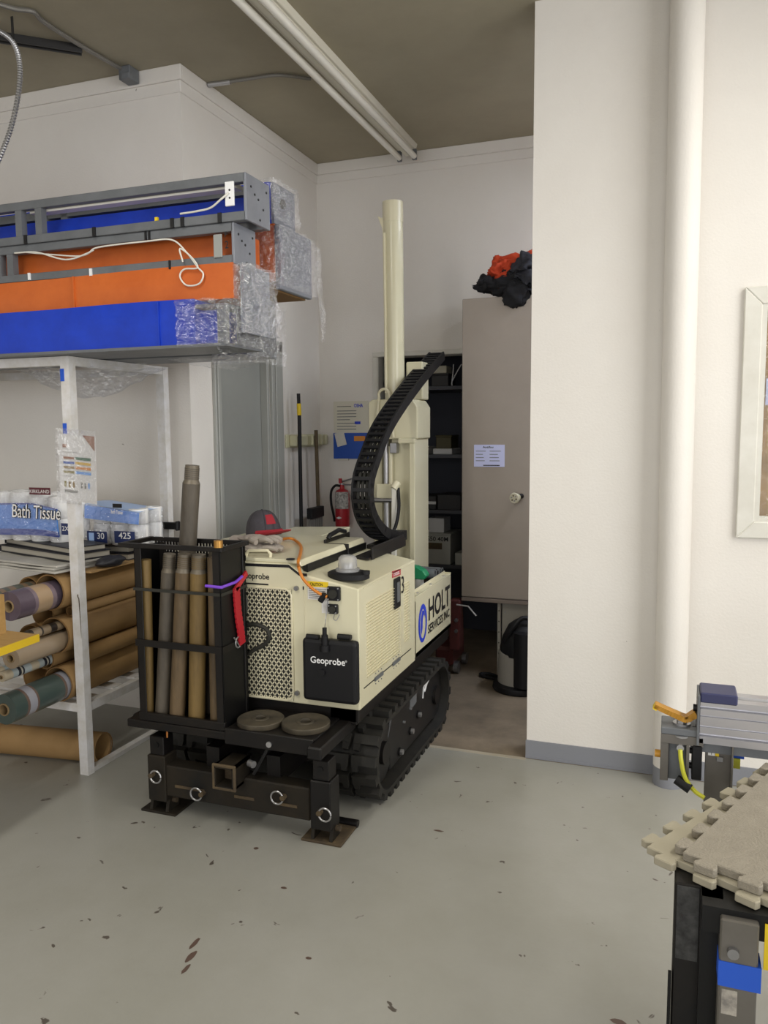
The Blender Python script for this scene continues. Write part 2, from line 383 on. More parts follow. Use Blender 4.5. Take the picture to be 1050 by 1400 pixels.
# brown shelving seen through the window
mat('brown_board', 'b58a50', 0.7, col2='8b683a', vscale=6)
tag(MB().box(0.40, 2.2, 4.35, 4.40, 0, 2.6).build('wooden_partition', 'brown_board'), 'brown wooden partition seen through the window', 'partition')
sg = thing('notice_sign', (0.62, 4.34, 1.75), 'pale blue sign on the wooden partition behind the window', 'sign')
mat('pale_blue', 'c9cdf2', 0.6)
MB().box(0.42, 0.9, 4.338, 4.348, 1.70, 1.83).build('board', 'pale_blue', sg)
MB().box(0.46, 0.86, 4.336, 4.338, 1.755, 1.762).build('line', 'black_print', sg)
# painted pipe in front of the right wall
pp = thing('drain_pipe', (0.03, 3.662, 0), 'white painted vertical pipe with grey base on the right wall', 'pipe')
MB().cyl((0.022, 3.66, 0.085), (0.005, 3.66, ZC), 0.068, n=32).build('pipe_body', 'wall_paint', pp, smooth=True)
MB().cyl((0.022, 3.66, 0), (0.022, 3.66, 0.085), 0.0685, n=32).build('painted_base', 'baseboard_grey', pp, smooth=True)
# ------------------------------------------------------------ ceiling things
lf = thing('fluorescent_fixture', (-1.76, 4.2, 3.32), 'white two-tube fluorescent ceiling fixture, switched off', 'ceiling lamp')
mat('fixture_white', 'dcd8c8', 0.4); mat('tube_white', 'f1eee4', 0.25)
LX, LY0, LY1 = -1.72, 2.80, 5.24
MB().prism([(LX-0.07, 3.475), (LX-0.06, 3.44), (LX+0.06, 3.44), (LX+0.07, 3.475)], 1, LY0, LY1).build('housing', 'fixture_white', lf, bevel=0.003)
MB().prism([(LX-0.045, 3.44), (LX-0.012, 3.405), (LX+0.012, 3.405), (LX+0.045, 3.44)], 1, LY0, LY1).build('reflector', 'fixture_white', lf)
for s in (-1, 1):
    MB().cyl((LX+s*0.052, LY0, 3.395), (LX+s*0.052, LY1-0.02, 3.395), 0.019, n=14).build('tube', 'tube_white', lf, smooth=True)
    MB().cb((LX+s*0.052, LY1-0.012, 3.407), (0.03, 0.02, 0.07)).build('lamp_holder', 'grey_steel', lf, bevel=0.003)
mat('conduit', '7d7a74', 0.5, 0.3); mat('conduit_dark', '2b2a2a', 0.5)
cz = ZC-0.014
c1 = thing('ceiling_conduit', (-2.77, 3.3, cz-0.01), 'thin grey conduit running along the ceiling to a box', 'conduit')
MB().tube(spline([A(-20, 0, 2, cz), A(20, 12, 2, cz), A(45, 16, 2, cz), A(60, 30, 2, cz), A(110, 62, 2, cz), A(174, 99, 2, cz)], 5), 0.011).build('pipe', 'conduit', c1, smooth=True)
jb = A(178, 104, 2, ZC-0.035)
tag(MB().cb((jb.x, jb.y-0.01, ZC-0.035), (0.07, 0.08, 0.068)).cb((jb.x+0.02, jb.y-0.055, ZC-0.06), (0.05, 0.03, 0.03)).build('junction_box', 'grey_steel', bevel=0.004), 'small metal junction box on the ceiling by the cornice', 'electrical box')
c2 = thing('strut_channel', (-2.9, 3.2, 3.44), 'dark strut channel fixed on the ceiling', 'channel')
p0, p1 = A(-60, 42, 2, 3.455), A(112, 69, 2, 3.455)
MB().bar(p0+Vector((0, 0, .018)), p1+Vector((0, 0, .018)), 0.04, 0.006).bar(p0+Vector((-.012, .012, 0)), p1+Vector((-.012, .012, 0)), 0.008, 0.036).bar(p0+Vector((.012, -.012, 0)), p1+Vector((.012, -.012, 0)), 0.008, 0.036).build('rail', 'conduit_dark', c2)
c3 = thing('flexible_conduit', (-3.0, 3.0, 2.4), 'ribbed flexible metal conduit hanging from the ceiling channel', 'conduit')
yy = 3.02
pts = spline([A(-40, 20, 1, yy), A(-5, 40, 1, yy), A(18, 58, 1, yy), A(27, 90, 1, yy), A(25, 130, 1, yy), A(15, 175, 1, yy), A(0, 215, 1, yy), A(-20, 260, 1, yy), A(-24, 300, 1, yy)], 22)
for p in pts: p.z = min(p.z, ZC-.014)
MB().tube(pts, [0.0125 if i % 2 else 0.0095 for i in range(len(pts))], n=10).build('hose', 'zinc', c3, smooth=True)
pts = [A(8, 62, 1, yy), A(18, 62, 1, yy)]
MB().bar(A(18, 56, 1, yy), Vector((A(18, 56, 1, yy).x, A(18, 56, 1, yy).y, ZC)), 0.012, 0.004).build('hanger', 'conduit_dark', c3)
c4 = thing('ceiling_cable', (-2.2, 3.97, 3.44), 'grey cable along the ceiling from the cornice to the lamp', 'cable')
cz2 = ZC-0.012
MB().tube(spline([A(283, 117, 2, cz2), A(312, 112, 2, cz2), A(340, 108, 2, cz2), A(375, 103, 2, cz2), A(395, 104, 2, cz2), A(425, 108, 2, cz2)], 6), 0.009).build('wire', 'conduit', c4, smooth=True)
MB().cyl(A(285, 116, 2, cz2), A(315, 112, 2, cz2), 0.013).build('connector', 'zinc', c4, smooth=True)

# ------------------------------------------------------------ white storage shelf
SX, SF, SB, SZ = -2.52, 2.865, 3.60, 1.93
sh = thing('storage_shelf', (-3.4, 3.2, 0), 'white painted steel angle shelf against the wall', 'shelf')
def angle_post(x, y, sx, sy, z1):
    m = MB().box(x, x+sx*0.048, y, y+sy*0.004, 0, z1).box(x, x+sx*0.004, y, y+sy*0.048, 0, z1)
    o = m.build('post', 'shelf_white', sh); return o
def post_box(x, y): MB().prism([(x-0.047, y), (x, y), (x+0.003, y+0.04), (x-0.003, y+0.043), (x-0.006, y+0.006), (x-0.047, y+0.004)], 2, 0, SZ).build('post', 'shelf_white', sh)
post_box(SX, SF); post_box(SX, SB-0.04); post_box(-4.4, SF); post_box(-4.4, SB-0.04)
def rail(p0, p1, w, h): return MB().bar(p0, p1, w, h).build('rail', 'shelf_white', sh)
for z in (SZ-0.02, 0.32):
    rail((-4.4, SF+0.022, z), (SX-0.004, SF+0.022, z), 0.035, 0.04)
    rail((-4.4, SB-0.02, z), (SX, SB-0.02, z), 0.03, 0.04)
    rail((SX-0.02, SF+0.006, z), (SX-0.02, SB, z), 0.035, 0.04)
rail((SX-0.02, SF+0.006, 0.012), (SX-0.02, SB, 0.012), 0.035, 0.022)
for k in range(4): MB().box(-4.38, SX-0.03, SF+0.06+k*0.17, SF+0.13+k*0.17, 0.335, 0.347).build('slat', 'shelf_white', sh)
for z0, z1 in ((1.82, 1.875), (1.585, 1.635)):
    MB().box(SX-0.047, SX-0.026, SF-0.002, SF, z0, z1).build('tape', 'blue_tape', sh)
MB().tube([(SX-0.008, SF-0.004, z) for z in (0.86, 0.85)] + [(SX-0.004, SF-0.002, 0.84), (SX-0.002, SF+0.002, 0.65)], 0.002).build('wire', 'rust', sh)
# leaflet in a clear sleeve taped on the post
lt = thing('leaflet', (-2.49, 2.85, 1.28), 'leaflet with coloured bar chart taped to the shelf post', 'leaflet')
ly = 2.8535
def lp(u, v, d=0.0): # u,v 0..1 from upper left of the sheet
    a = Vector((-2.585, ly, 1.59)); b = Vector((-2.385, ly, 1.575)); c = Vector((-2.592, ly, 1.29))
    return a+(b-a)*u+(c-a)*v+Vector((0, 0.012*math.sin(u*3.0)-0.0-d, 0))
MB().grid(lambda u, v: lp(u, v), 10, 4).build('sheet', 'paper', lt, solid=0.001)
lcol = {'brown': '9a6a52', 'green': '2f6a4c', 'blue': '3a5fb0', 'ochre': 'd8b24a', 'tan': '9c8456', 'orangeb': 'd6914a', 'olive': '8f8448', 'sky': '6fa6e6', 'grey': '8a8a86'}
for k, v in lcol.items(): mat('leaf_'+k, v, 0.6)
def lbar(c, u0, u1, v0, v1):
    MB().add([lp(u0, v0, .0025), lp(u1, v0, .0025), lp(u1, v1, .0025), lp(u0, v1, .0025)], [(0, 1, 2, 3)]).build('print', 'leaf_'+c, lt)
for i, (c1_, c2_) in enumerate((('brown', 'green'), ('blue', 'ochre'), ('tan', 'orangeb'), ('olive', 'sky'))):
    lbar(c1_, 0.11, 0.38, 0.335+i*0.07, 0.37+i*0.07); lbar(c2_, 0.41, 0.85, 0.33+i*0.07, 0.37+i*0.07)
for i, c in enumerate(('olive', 'tan', 'tan', None, 'grey', 'grey', 'sky')):
    if c: lbar(c, 0.12+i*0.105, 0.17+i*0.105, 0.70, 0.79)
MB().add([lp(0.62, 0.0, .0025), lp(0.98, 0.0, .0025), lp(0.98, 0.22, .0025)], [(0, 1, 2)]).build('print', 'leaf_brown', lt)
lbar('grey', 0.1, 0.5, 0.262, 0.268); lbar('brown', 0.1, 0.2, 0.15, 0.2); lbar('grey', 0.1, 0.3, 0.62, 0.626); lbar('grey', 0.12, 0.45, 0.83, 0.87)
MB().grid(lambda u, v: lp(-0.06+u*1.1, -0.08+v*1.12, .006), 10, 4).build('sleeve', 'plastic_film', lt)

# ------------------------------------------------------------ long wrapped frames on top of the shelf
def crinkle(fn, nu, nv, amp, seed, sc=14):
    def g(u, v):
        p = fn(u, v); o = Vector((seed*3.1, seed*5.7, seed))
        return p + noise.noise_vector(p*sc+o)*amp + noise.noise_vector(p*sc*2.7+o)*amp*0.5
    return MB().grid(g, nu, nv)
def wrap(root, x0, x1, y0, y1, z0, z1, seed, amp=0.012, n=14, ampf=0.03):
    """clear film round the end of a long frame: front, end and underside"""
    x1 += 0.012; y0 -= 0.006; z0 -= 0.006
    L = [(x0, y0), (x1, y0), (x1, y1)]
    d = [0, x1-x0, (x1-x0)+(y1-y0)]
    def f(u, v):
        t = u*d[2]
        if t < d[1]: p = Vector((x0+t, y0, z0+(z1-z0)*v))
        else: p = Vector((x1, y0+(t-d[1]), z0+(z1-z0)*v))
        return p
    so = Vector((seed*3.1, seed*5.7, seed))
    def g(u, v):                                           # folds stand off outwards only
        p = f(u, v); front = u*d[2] < d[1]
        k = abs(noise.noise(p*22+so))+.6*abs(noise.noise(p*55+so))
        p = p+(Vector((0, -1, 0)) if front else Vector((1, 0, 0)))*k*(ampf if front else amp)
        return p+Vector((0, 0, noise.noise(p*30-so)*.006))
    MB().grid(g, n*4, n*2).build('plastic_wrap', 'plastic_film', root, smooth=False)
def tarp_box(root, x0, x1, y0, y1, z0, z1, m, seams=(), name='tarp_cover'):
    def f(u, v): return Vector((x0+(x1-x0)*u, y0-0.006*math.sin(v*math.pi)*(0.6+0.4*math.sin(u*17)), z0+(z1-z0)*v + 0.004*math.sin(u*9)))
    mb = MB().box(x0, x1, y0, y1, z0, z1); mb.grid(f, 40, 6)
    o = mb.build(name, m, root)
    for sx in seams: MB().box(sx-0.003, sx+0.003, y0-0.009, y0-0.002, z0, z1).build('seam', m, o)
BX0 = -4.2
# lowest, royal blue
b = thing('wrapped_frame', (-2.9, 2.98, 1.93), 'long blue tarp-covered frame, lowest of the front stack', 'wrapped frame', 'wrapped frames on the shelf')
tarp_box(b, BX0, -1.82, 2.80, 3.06, 1.945, 2.122, 'blue_tarp', (-1.99, -2.9))
MB().box(BX0, -1.672, 2.79, 3.08, 1.932, 1.944).build('base_sheet', 'grey_steel', b)
MB().box(-1.72, -1.68, 2.80, 2.83, 1.944, 2.085).box(-1.72, -1.68, 3.03, 3.06, 1.944, 2.085).box(-1.82, -1.68, 2.80, 3.06, 2.085, 2.10).box(-1.68, -1.673, 2.88, 3.06, 1.944, 2.10).build('end_frame', 'grey_steel', b, bevel=0.002)
MB().box(-1.82, -1.72, 2.83, 3.03, 1.95, 2.08).build('core', 'blue_tarp', b)
wrap(b, -1.90, -1.675, 2.80, 3.06, 1.944, 2.118, 1, amp=0.012, ampf=0.035)
crinkle(lambda u, v: Vector((-1.745+0.06*u, 2.80+0.1*v, 1.935-0.045*u+0.01*v)), 8, 8, 0.02, 21).build('loose_film', 'plastic_film', b, smooth=False)
# orange with a grey open frame fastened on it
b2 = thing('wrapped_frame', (-2.9, 2.98, 2.125), 'long orange tarp-covered frame with a grey light frame and loose white cable', 'wrapped frame', 'wrapped frames on the shelf')
tarp_box(b2, BX0, -1.665, 2.845, 3.10, 2.1235, 2.262, 'orange_tarp', (-2.45,))
MB().box(BX0, -1.68, 2.93, 3.09, 2.262, 2.40).build('inner_tarp', 'orange_tarp', b2)
def open_frame(root, y0, y1, z0, z1, x1, posts, nm='frame'):
    t = 0.035
    MB().bar((BX0, y0+t/2, z0+t/2), (x1, y0+t/2, z0+t/2), t, t).build('lower_rail', 'grey_steel', root, bevel=0.002)
    MB().bar((BX0, y0+t/2, z1-t/2), (x1, y0+t/2, z1-t/2), t, t).build('upper_rail', 'grey_steel', root, bevel=0.002)
    MB().bar((BX0, y1-t/2, z1-t/2), (x1, y1-t/2, z1-t/2), t, t).bar((BX0, y1-t/2, z0+t/2), (x1, y1-t/2, z0+t/2), t, t).build('rear_rail', 'grey_steel', root)
    for x in posts: MB().box(x-t/2, x+t/2, y0+.002, y0+t-.002, z0+t, z1-t).build('upright', 'grey_steel', root); MB().box(x-t/2, x+t/2, y1-t, y1, z0, z1).build('upright', 'grey_steel', root)
    e = MB().box(x1-0.006, x1+0.006, y0, y1, z0, z1).build('end_plate', 'end_grey', root, bevel=0.002)
    for fy, fz in ((0.2, 0.75), (0.5, 0.55), (0.35, 0.62), (0.7, 0.38), (0.55, 0.12), (0.85, 0.8)):
        MB().cyl((x1+0.004, y0+(y1-y0)*fy, z0+(z1-z0)*fz), (x1+0.008, y0+(y1-y0)*fy, z0+(z1-z0)*fz), 0.005, n=8).build('bolt_hole', 'black_paint', e)
mat('end_grey', '83868e', 0.5, col2='777a82', vscale=9)
open_frame(b2, 2.845, 3.02, 2.258, 2.418, -1.665, (-2.87, -2.80))
MB().box(-1.75, -1.712, 2.838, 2.846, 2.285, 2.375).build('cover_plate', 'door_grey', b2, bevel=0.002)
text_mb('2', 1, (-1.700, 2.8445, 2.318), (1, 0, 0), (0, 0, 1), fit=(0.016, 0.03), bold=0.01).build('lettering', 'black_print', b2)
text_mb('F', 1, (-1.700, 2.8445, 2.362), (1, 0, 0), (0, 0, 1), fit=(0.014, 0.02), bold=0.01).build('lettering', 'black_print', b2)
cab = spline([A(20, 346, 1, 2.838), A(50, 345, 1, 2.835), A(90, 355, 1, 2.835), A(120, 346, 1, 2.835), A(135, 338, 1, 2.835), A(200, 330, 1, 2.835), A(235, 328, 1, 2.835), A(255, 345, 1, 2.835), A(270, 365, 1, 2.83), A(278, 375, 1, 2.83), A(272, 388, 1, 2.83), A(255, 390, 1, 2.83), A(246, 378, 1, 2.83), A(252, 368, 1, 2.83), A(270, 366, 1, 2.826), A(262, 352, 1, 2.83), A(246, 340, 1, 2.83), A(250, 358, 1, 2.826)], 6)
MB().tube(cab, 0.0035, n=6).build('white_cable', 'white_metal', b2, smooth=True)
cab = spline([A(35, 345, 1, 2.837), A(70, 348, 1, 2.837), A(110, 350, 1, 2.837), A(128, 342, 1, 2.837)], 6)
MB().tube(cab, 0.003, n=6).build('white_cable', 'white_metal', b2, smooth=True)
for px_, py_ in ((232, 362), (204, 322), (199, 322)):
    q = A(px_, py_, 1, 2.842); MB().cb(q, (0.008, 0.006, 0.035)).build('tape', 'black_print', b2)
for px_ in (40, 124): 
    q = A(px_, 378 - (px_-40)*0.07, 1, 2.842); MB().cb(q, (0.012, 0.006, 0.03)).build('tape', 'white_print', b2)
MB().box(-1.645, -1.638, 2.86, 3.095, 1.99, 2.262).build('end_panel', 'end_grey', b2)
wrap(b2, -1.665, -1.626, 2.85, 3.09, 1.99, 2.255, 2, amp=0.035, ampf=0.01)
crinkle(lambda u, v: Vector((-1.600+0.012*math.sin(v*5), 2.88+0.20*u, 2.02+0.24*v)), 12, 12, 0.022, 11).build('loose_film', 'plastic_film', b2, smooth=False)
crinkle(lambda u, v: Vector((-1.605, 3.07+0.09*u*math.sin(math.pi*v), 2.03+0.14*v)), 8, 10, 0.016, 12).build('loose_film', 'plastic_film', b2, smooth=False)
# topmost grey frame with blue inside
b3 = thing('wrapped_frame', (-2.9, 2.98, 2.43), 'open grey steel frame lined with blue tarp, topmost of the front stack', 'wrapped frame', 'wrapped frames on the shelf')
open_frame(b3, 2.835, 3.03, 2.4185, 2.598, -1.60, (-2.73, -2.62))
MB().box(BX0, -1.62, 2.97, 3.02, 2.46, 2.545).build('inner_tarp', 'blue_tarp', b3)
MB().bar((-2.7, 2.90, 2.565), (-1.66, 2.90, 2.565), 0.05, 0.018).build('light_tube', 'tube_white', b3)
MB().box(-1.685, -1.645, 2.828, 2.836, 2.475, 2.568).build('outlet_cover', 'white_print', b3, bevel=0.002)
for dz in (0.03, 0.06): MB().cyl((-1.663, 2.829, 2.475+dz), (-1.663, 2.826, 2.475+dz), 0.004, n=8).build('screw', 'black_print', b3)
MB().tube(spline([(-1.665, 2.826, 2.525), (-1.70, 2.82, 2.50), (-1.75, 2.825, 2.475), (-1.82, 2.832, 2.470), (-1.9, 2.84, 2.47)], 6), 0.004, n=6).build('white_cable', 'white_metal', b3, smooth=True)
for px_ in (34, 128, 235, 249, 300):
    q = A(px_, 318-(px_)*0.075, 1, 2.832); MB().cb((q.x, 2.834, 2.436), (0.016, 0.008, 0.038)).build('tape', 'black_print', b3)
q = A(212, 293, 1, 2.83); MB().cb((q.x, 2.84, 2.460), (0.014, 0.01, 0.014)).build('wire_nut', 'yellow', b3)
# rear row
b4 = thing('wrapped_frame', (-2.9, 3.28, 1.93), 'low wrapped frame at the back of the shelf, under the orange one', 'wrapped frame', 'wrapped frames on the shelf')
MB().box(BX0, -1.78, 3.14, 3.42, 1.932, 2.195).build('tarp_cover', 'grey_steel', b4)
wrap(b4, -1.95, -1.75, 3.13, 3.42, 1.90, 2.16, 5, amp=0.02, ampf=0.006)
crinkle(lambda u, v: Vector((-2.2+0.5*u, 3.12+0.1*v, 1.925-0.05*math.sin(u*3.1)*v)), 16, 8, 0.015, 31).build('loose_film', 'plastic_film', b4, smooth=False)
b5 = thing('wrapped_frame', (-2.9, 3.28, 2.2), 'orange tarp-covered frame with a large grey end panel at the back', 'wrapped frame', 'wrapped frames on the shelf')
MB().box(BX0, -1.63, 3.13, 3.43, 2.232, 2.475).build('tarp_cover', 'orange_tarp', b5)
MB().box(BX0, -1.63, 3.12, 3.43, 2.195, 2.232).build('base_board', 'cardboard_edge', b5)
MB().box(-1.625, -1.60, 3.125, 3.44, 2.20, 2.47).build('end_panel', 'end_grey', b5, bevel=0.003)
wrap(b5, -1.72, -1.598, 3.12, 3.45, 2.215, 2.462, 6, amp=0.02, ampf=0.008)
crinkle(lambda u, v: Vector((-1.585+0.01*u, 3.45+0.06*v+0.03*u, 2.44-0.42*v)), 4, 16, 0.014, 41, sc=22).build('loose_film', 'plastic_film', b5, smooth=False)
b6 = thing('wrapped_frame', (-2.9, 3.28, 2.47), 'narrow blue tarp-covered frame in clear film, top of the back row', 'wrapped frame', 'wrapped frames on the shelf')
MB().box(BX0, -1.64, 3.12, 3.33, 2.475, 2.645).build('tarp_cover', 'blue_tarp', b6)
MB().box(-1.638, -1.625, 3.125, 3.325, 2.475, 2.645).build('end_panel', 'end_grey', b6)
MB().cyl((-1.626, 3.2, 2.57), (-1.615, 3.2, 2.57), 0.02, n=12).build('hole_plug', 'black_paint', b6)
wrap(b6, -1.75, -1.625, 3.115, 3.33, 2.49, 2.655, 7, amp=0.025, ampf=0.008)
# film hanging below the shelf top
fb = crinkle(lambda u, v: Vector((-2.95+0.75*u, 2.98+0.2*v, 1.90-0.13*math.sin(math.pi*u)*math.sin(math.pi*v)-0.01)), 26, 14, 0.02, 51)
tag(fb.build('plastic_sheet', 'plastic_film', smooth=False), 'crumpled clear plastic sheet sagging under the shelf top', 'plastic sheet')
# ------------------------------------------------------------ things on the storage shelf
def bands(name, axis, freq, stops, rough=0.4, phase=0.0):
    """cloth with woven bands across the length (constant colour stops)"""
    m = mat(name, 'ffffff', rough, coat=0.3); nt = m.node_tree; b = nt.nodes['Principled BSDF']
    tc = nt.nodes.new('ShaderNodeTexCoord'); sx = nt.nodes.new('ShaderNodeSeparateXYZ'); nt.links.new(tc.outputs['Object'], sx.inputs[0])
    k = nt.nodes.new('ShaderNodeMath'); k.operation = 'MULTIPLY_ADD'; k.inputs[1].default_value = freq; k.inputs[2].default_value = phase
    nt.links.new(sx.outputs[axis], k.inputs[0])
    fr = nt.nodes.new('ShaderNodeMath'); fr.operation = 'FRACT'; nt.links.new(k.outputs[0], fr.inputs[0])
    cr = nt.nodes.new('ShaderNodeValToRGB'); cr.color_ramp.interpolation = 'CONSTANT'; e = cr.color_ramp.elements
    e[0].position = 0; e[0].color = (*lin(stops[0][1]), 1); e[1].position = stops[1][0]; e[1].color = (*lin(stops[1][1]), 1)
    for p, c in stops[2:]:
        n = e.new(p); n.color = (*lin(c), 1)
    nt.links.new(fr.outputs[0], cr.inputs[0]); nt.links.new(cr.outputs[0], b.inputs['Base Color'])
    return m
bands('plaid_purple', 1, 3.2, [(0, '5a4d58'), (.28, '7a6a72'), (.34, 'a98f70'), (.62, '7a6a72'), (.7, '4e4450')])
bands('plaid_green', 1, 4.4, [(0, '44524e'), (.3, '6e5a50'), (.36, '9a9aa2'), (.55, '6e5a50'), (.6, '44524e')])
bands('plaid_tan', 1, 7.0, [(0, '3a332e'), (.12, '9c8a70'), (.45, '3a332e'), (.52, '8c7a62'), (.85, '2d2927')])
bands('plaid_cream', 1, 6.5, [(0, 'b5a890'), (.3, '9fa8a8'), (.5, '23252e'), (.6, 'b5b0a0'), (.66, '23252e'), (.72, 'a8b0b0')])
bands('plaid_brown', 1, 7.5, [(0, '5d6158'), (.35, '86705a'), (.55, '5d6158'), (.75, '86705a')])
mat('roll_beige', '9d8b74', 0.4, coat=0.3); mat('roll_end', '8c7654', 0.7)
def shelf_tube(c, r, y0, label, y1=3.555, wall=0.006):
    t = thing('cardboard_tube', (c[0], (y0+y1)/2, c[1]-r), label, 'cardboard tube', 'cardboard tubes on the shelf')
    MB().pipe((c[0], y0, c[1]), (c[0], y1, c[1]), r, r-wall, n=28).build('tube_wall', 'cardboard', t, smooth=True)
    MB().pipe((c[0], y0-0.001, c[1]), (c[0], y0+0.001, c[1]), r, r-wall, n=28).build('cut_edge', 'cardboard_edge', t)
def roll(p0, p1, r, m, label, core=True):
    t = thing('fabric_roll', (p1[0], p1[1], p1[2]-r), label, 'fabric roll', 'fabric rolls in the cardboard tubes')
    p0 = Vector(p0); p1 = Vector(p1); d = (p1-p0).normalized()
    MB().pipe(p0, p1, r, r*0.42, n=24).build('cloth', m, t, smooth=True)
    MB().pipe(p1-d*0.05, p1+d*0.004, r*0.42, r*0.33, n=16).build('core', 'roll_end', t, smooth=True)
TA, TB_, TC_, TD, TE = (-2.660, .867), (-2.662, .660), (-2.735, .543), (-2.655, .430), (-2.807, .864)
shelf_tube(TA, .084, 2.83, 'cardboard tube holding the purple and tan plaid roll')
shelf_tube(TB_, .086, 2.85, 'cardboard tube holding the beige roll and the tartan roll')
shelf_tube(TC_, .052, 2.86, 'slim cardboard tube holding two narrow striped rolls')
shelf_tube(TD, .083, 2.85, 'cardboard tube on the shelf slats holding the dark green roll')
shelf_tube(TE, .062, 2.86, 'cardboard tube holding the green and brown plaid roll')
shelf_tube((-2.623, .763), .024, 2.915, 'thin cardboard tube squeezed between the two upper tubes')
shelf_tube((-2.828, .430), .083, 2.90, 'cardboard tube lying beside the dark green roll tube')
shelf_tube((-2.600, .546), .040, 2.95, 'narrow cardboard tube under the beige roll tube')
shelf_tube((-2.865, .596), .085, 2.92, 'cardboard tube behind the tartan roll')
shelf_tube((-2.790, .738), .065, 2.92, 'cardboard tube under the green and brown plaid roll tube')
def in_tube(tc, y_end, r, m, label, off, tilt=0.0):
    """a roll lying inside its tube: off = axis offset from the tube axis, tilt = sideways drift at the outer end"""
    roll((tc[0]+off[0]-tilt*.4, 3.1, tc[1]+off[1]), (tc[0]+off[0]+tilt, y_end, tc[1]+off[1]), r, m, label)
def y_at(px, py, x): return A(px, py, 0, x).y
in_tube(TA, y_at(17, 842, -2.64), .064, 'plaid_purple', 'purple grey and tan plaid fabric roll in clear film', (-.002, -.0125), .006)
in_tube(TB_, y_at(38, 868, -2.655), .022, 'plaid_tan', 'slim dark tartan roll beside the beige roll', (.005, .044))
in_tube(TB_, y_at(15, 910, -2.66), .046, 'roll_beige', 'plain beige fabric roll', (0, -.033), .004)
in_tube(TC_, y_at(-5, 922, -2.74), .022, 'plaid_cream', 'narrow striped cream and black roll, upper one of a pair', (-.022, .006))
in_tube(TC_, y_at(6, 940, -2.70), .022, 'plaid_cream', 'narrow striped cream and black roll, lower one of a pair', (.0225, -.004))
in_tube(TD, y_at(8, 983, -2.645), .066, 'plaid_green', 'dark green and white striped fabric roll', (0, -.010), .004)
in_tube(TE, y_at(-15, 822, -2.80), .047, 'plaid_brown', 'green and brown plaid fabric roll', (0, -.008), .004)
# tube on the floor below the shelf
t = thing('cardboard_tube', (-2.9, 2.93, 0), 'long cardboard tube lying on the floor under the shelf', 'cardboard tube')
MB().pipe((-2.562, 3.02, .072), (-3.5, 2.90, .072), .072, .065, n=28).build('tube_wall', 'cardboard', t, smooth=True)
MB().pipe((-2.561, 3.02, .072), (-2.563, 3.02, .072), .072, .065, n=28).build('cut_edge', 'cardboard_edge', t)
# flat cardboard, papers, binders
tag(MB().box(-3.2, -2.49, 2.915, 3.55, .950, .957).build('cardboard_sheet', 'cardboard'), 'flat sheet of cardboard on top of the tubes', 'cardboard')
mat('newsprint', 'bdbab2', 0.8, col2='aeaaa2', vscale=20); mat('binder_black', '24242a', 0.5); mat('pages', 'a9a396', 0.8)
Mz = Matrix.Translation((-2.605, 2.81, 0)) @ Matrix.Rotation(R(-9), 4, 'Z')
for k, (dx, dy, w_) in enumerate(((0, 0, .62), (-.025, .012, .6), (-.01, .02, .63))):
    mb = MB()
    z0 = .9575+k*.012
    n = 10
    prof = [(-w_*i/n+dx, .0055+.0025*math.sin(i*1.3+k)) for i in range(n+1)]
    poly = [(x, z0) for x, h in prof] + [(x, z0+h+.003) for x, h in reversed(prof)]
    vs = MB().prism([(p[0], p[1]) for p in poly], 1, dy, dy+.31)
    vs.v = [Mz @ v for v in vs.v]
    o = vs.build('newspaper', 'newsprint', bevel=0.002); tag(o, ('bottom folded newspaper of the pile on the cardboard sheet', 'middle folded newspaper between two others', 'top folded newspaper directly under the black binders')[k], 'newspaper', 'newspapers on the shelf')
def binder(M, w_, d_, z0, h, label):
    t = thing('binder', tuple(M @ Vector((-w_/2, d_/2, z0))), label, 'binder')
    MB().box(-w_, 0, 0, d_, z0, z0+.005, M).build('cover', 'binder_black', t, bevel=.001)
    MB().box(-w_, 0, 0, d_, z0+h-.005, z0+h, M).build('cover', 'binder_black', t, bevel=.001)
    MB().box(-w_, -w_+.005, 0, d_, z0, z0+h, M).build('spine', 'binder_black', t)
    MB().box(-w_+.008, -.008, .006, d_-.006, z0+.005, z0+h-.005, M).build('pages', 'pages', t)
Mb = Matrix.Translation((-2.62, 2.925, 0)) @ Matrix.Rotation(R(-16), 4, 'Z')
binder(Mb, .62, .225, .994, .034, 'thick black binder lying on the newspapers')
Mb2 = Matrix.Translation((-2.635, 2.935, 0)) @ Matrix.Rotation(R(-19), 4, 'Z')
binder(Mb2, .62, .20, 1.0285, .030, 'black binder, upper one of two, under the bath tissue')
mb = MB(); pts = spline([(-2.51, 2.92, .985), (-2.47, 2.89, .98), (-2.40, 2.87, .985), (-2.34, 2.88, .992)], 5)
bag = blob((-2.505, 3.07, .982), (.048, .09, .026), 3, .2, 1.6, 3, squash=-.0255); 
tag(bag.build('black_pouch', 'binder_black', smooth='all'), 'soft black pouch beside the shelf post', 'pouch')
binder(Matrix.Translation((-2.53, 3.235, 0)), .25, .305, .957, .034, 'flat black binder under the small tissue pack')
binder(Matrix.Translation((-2.54, 3.25, 0)) @ Matrix.Rotation(R(3), 4, 'Z'), .23, .28, .9915, .034, 'black binder directly under the small tissue pack')
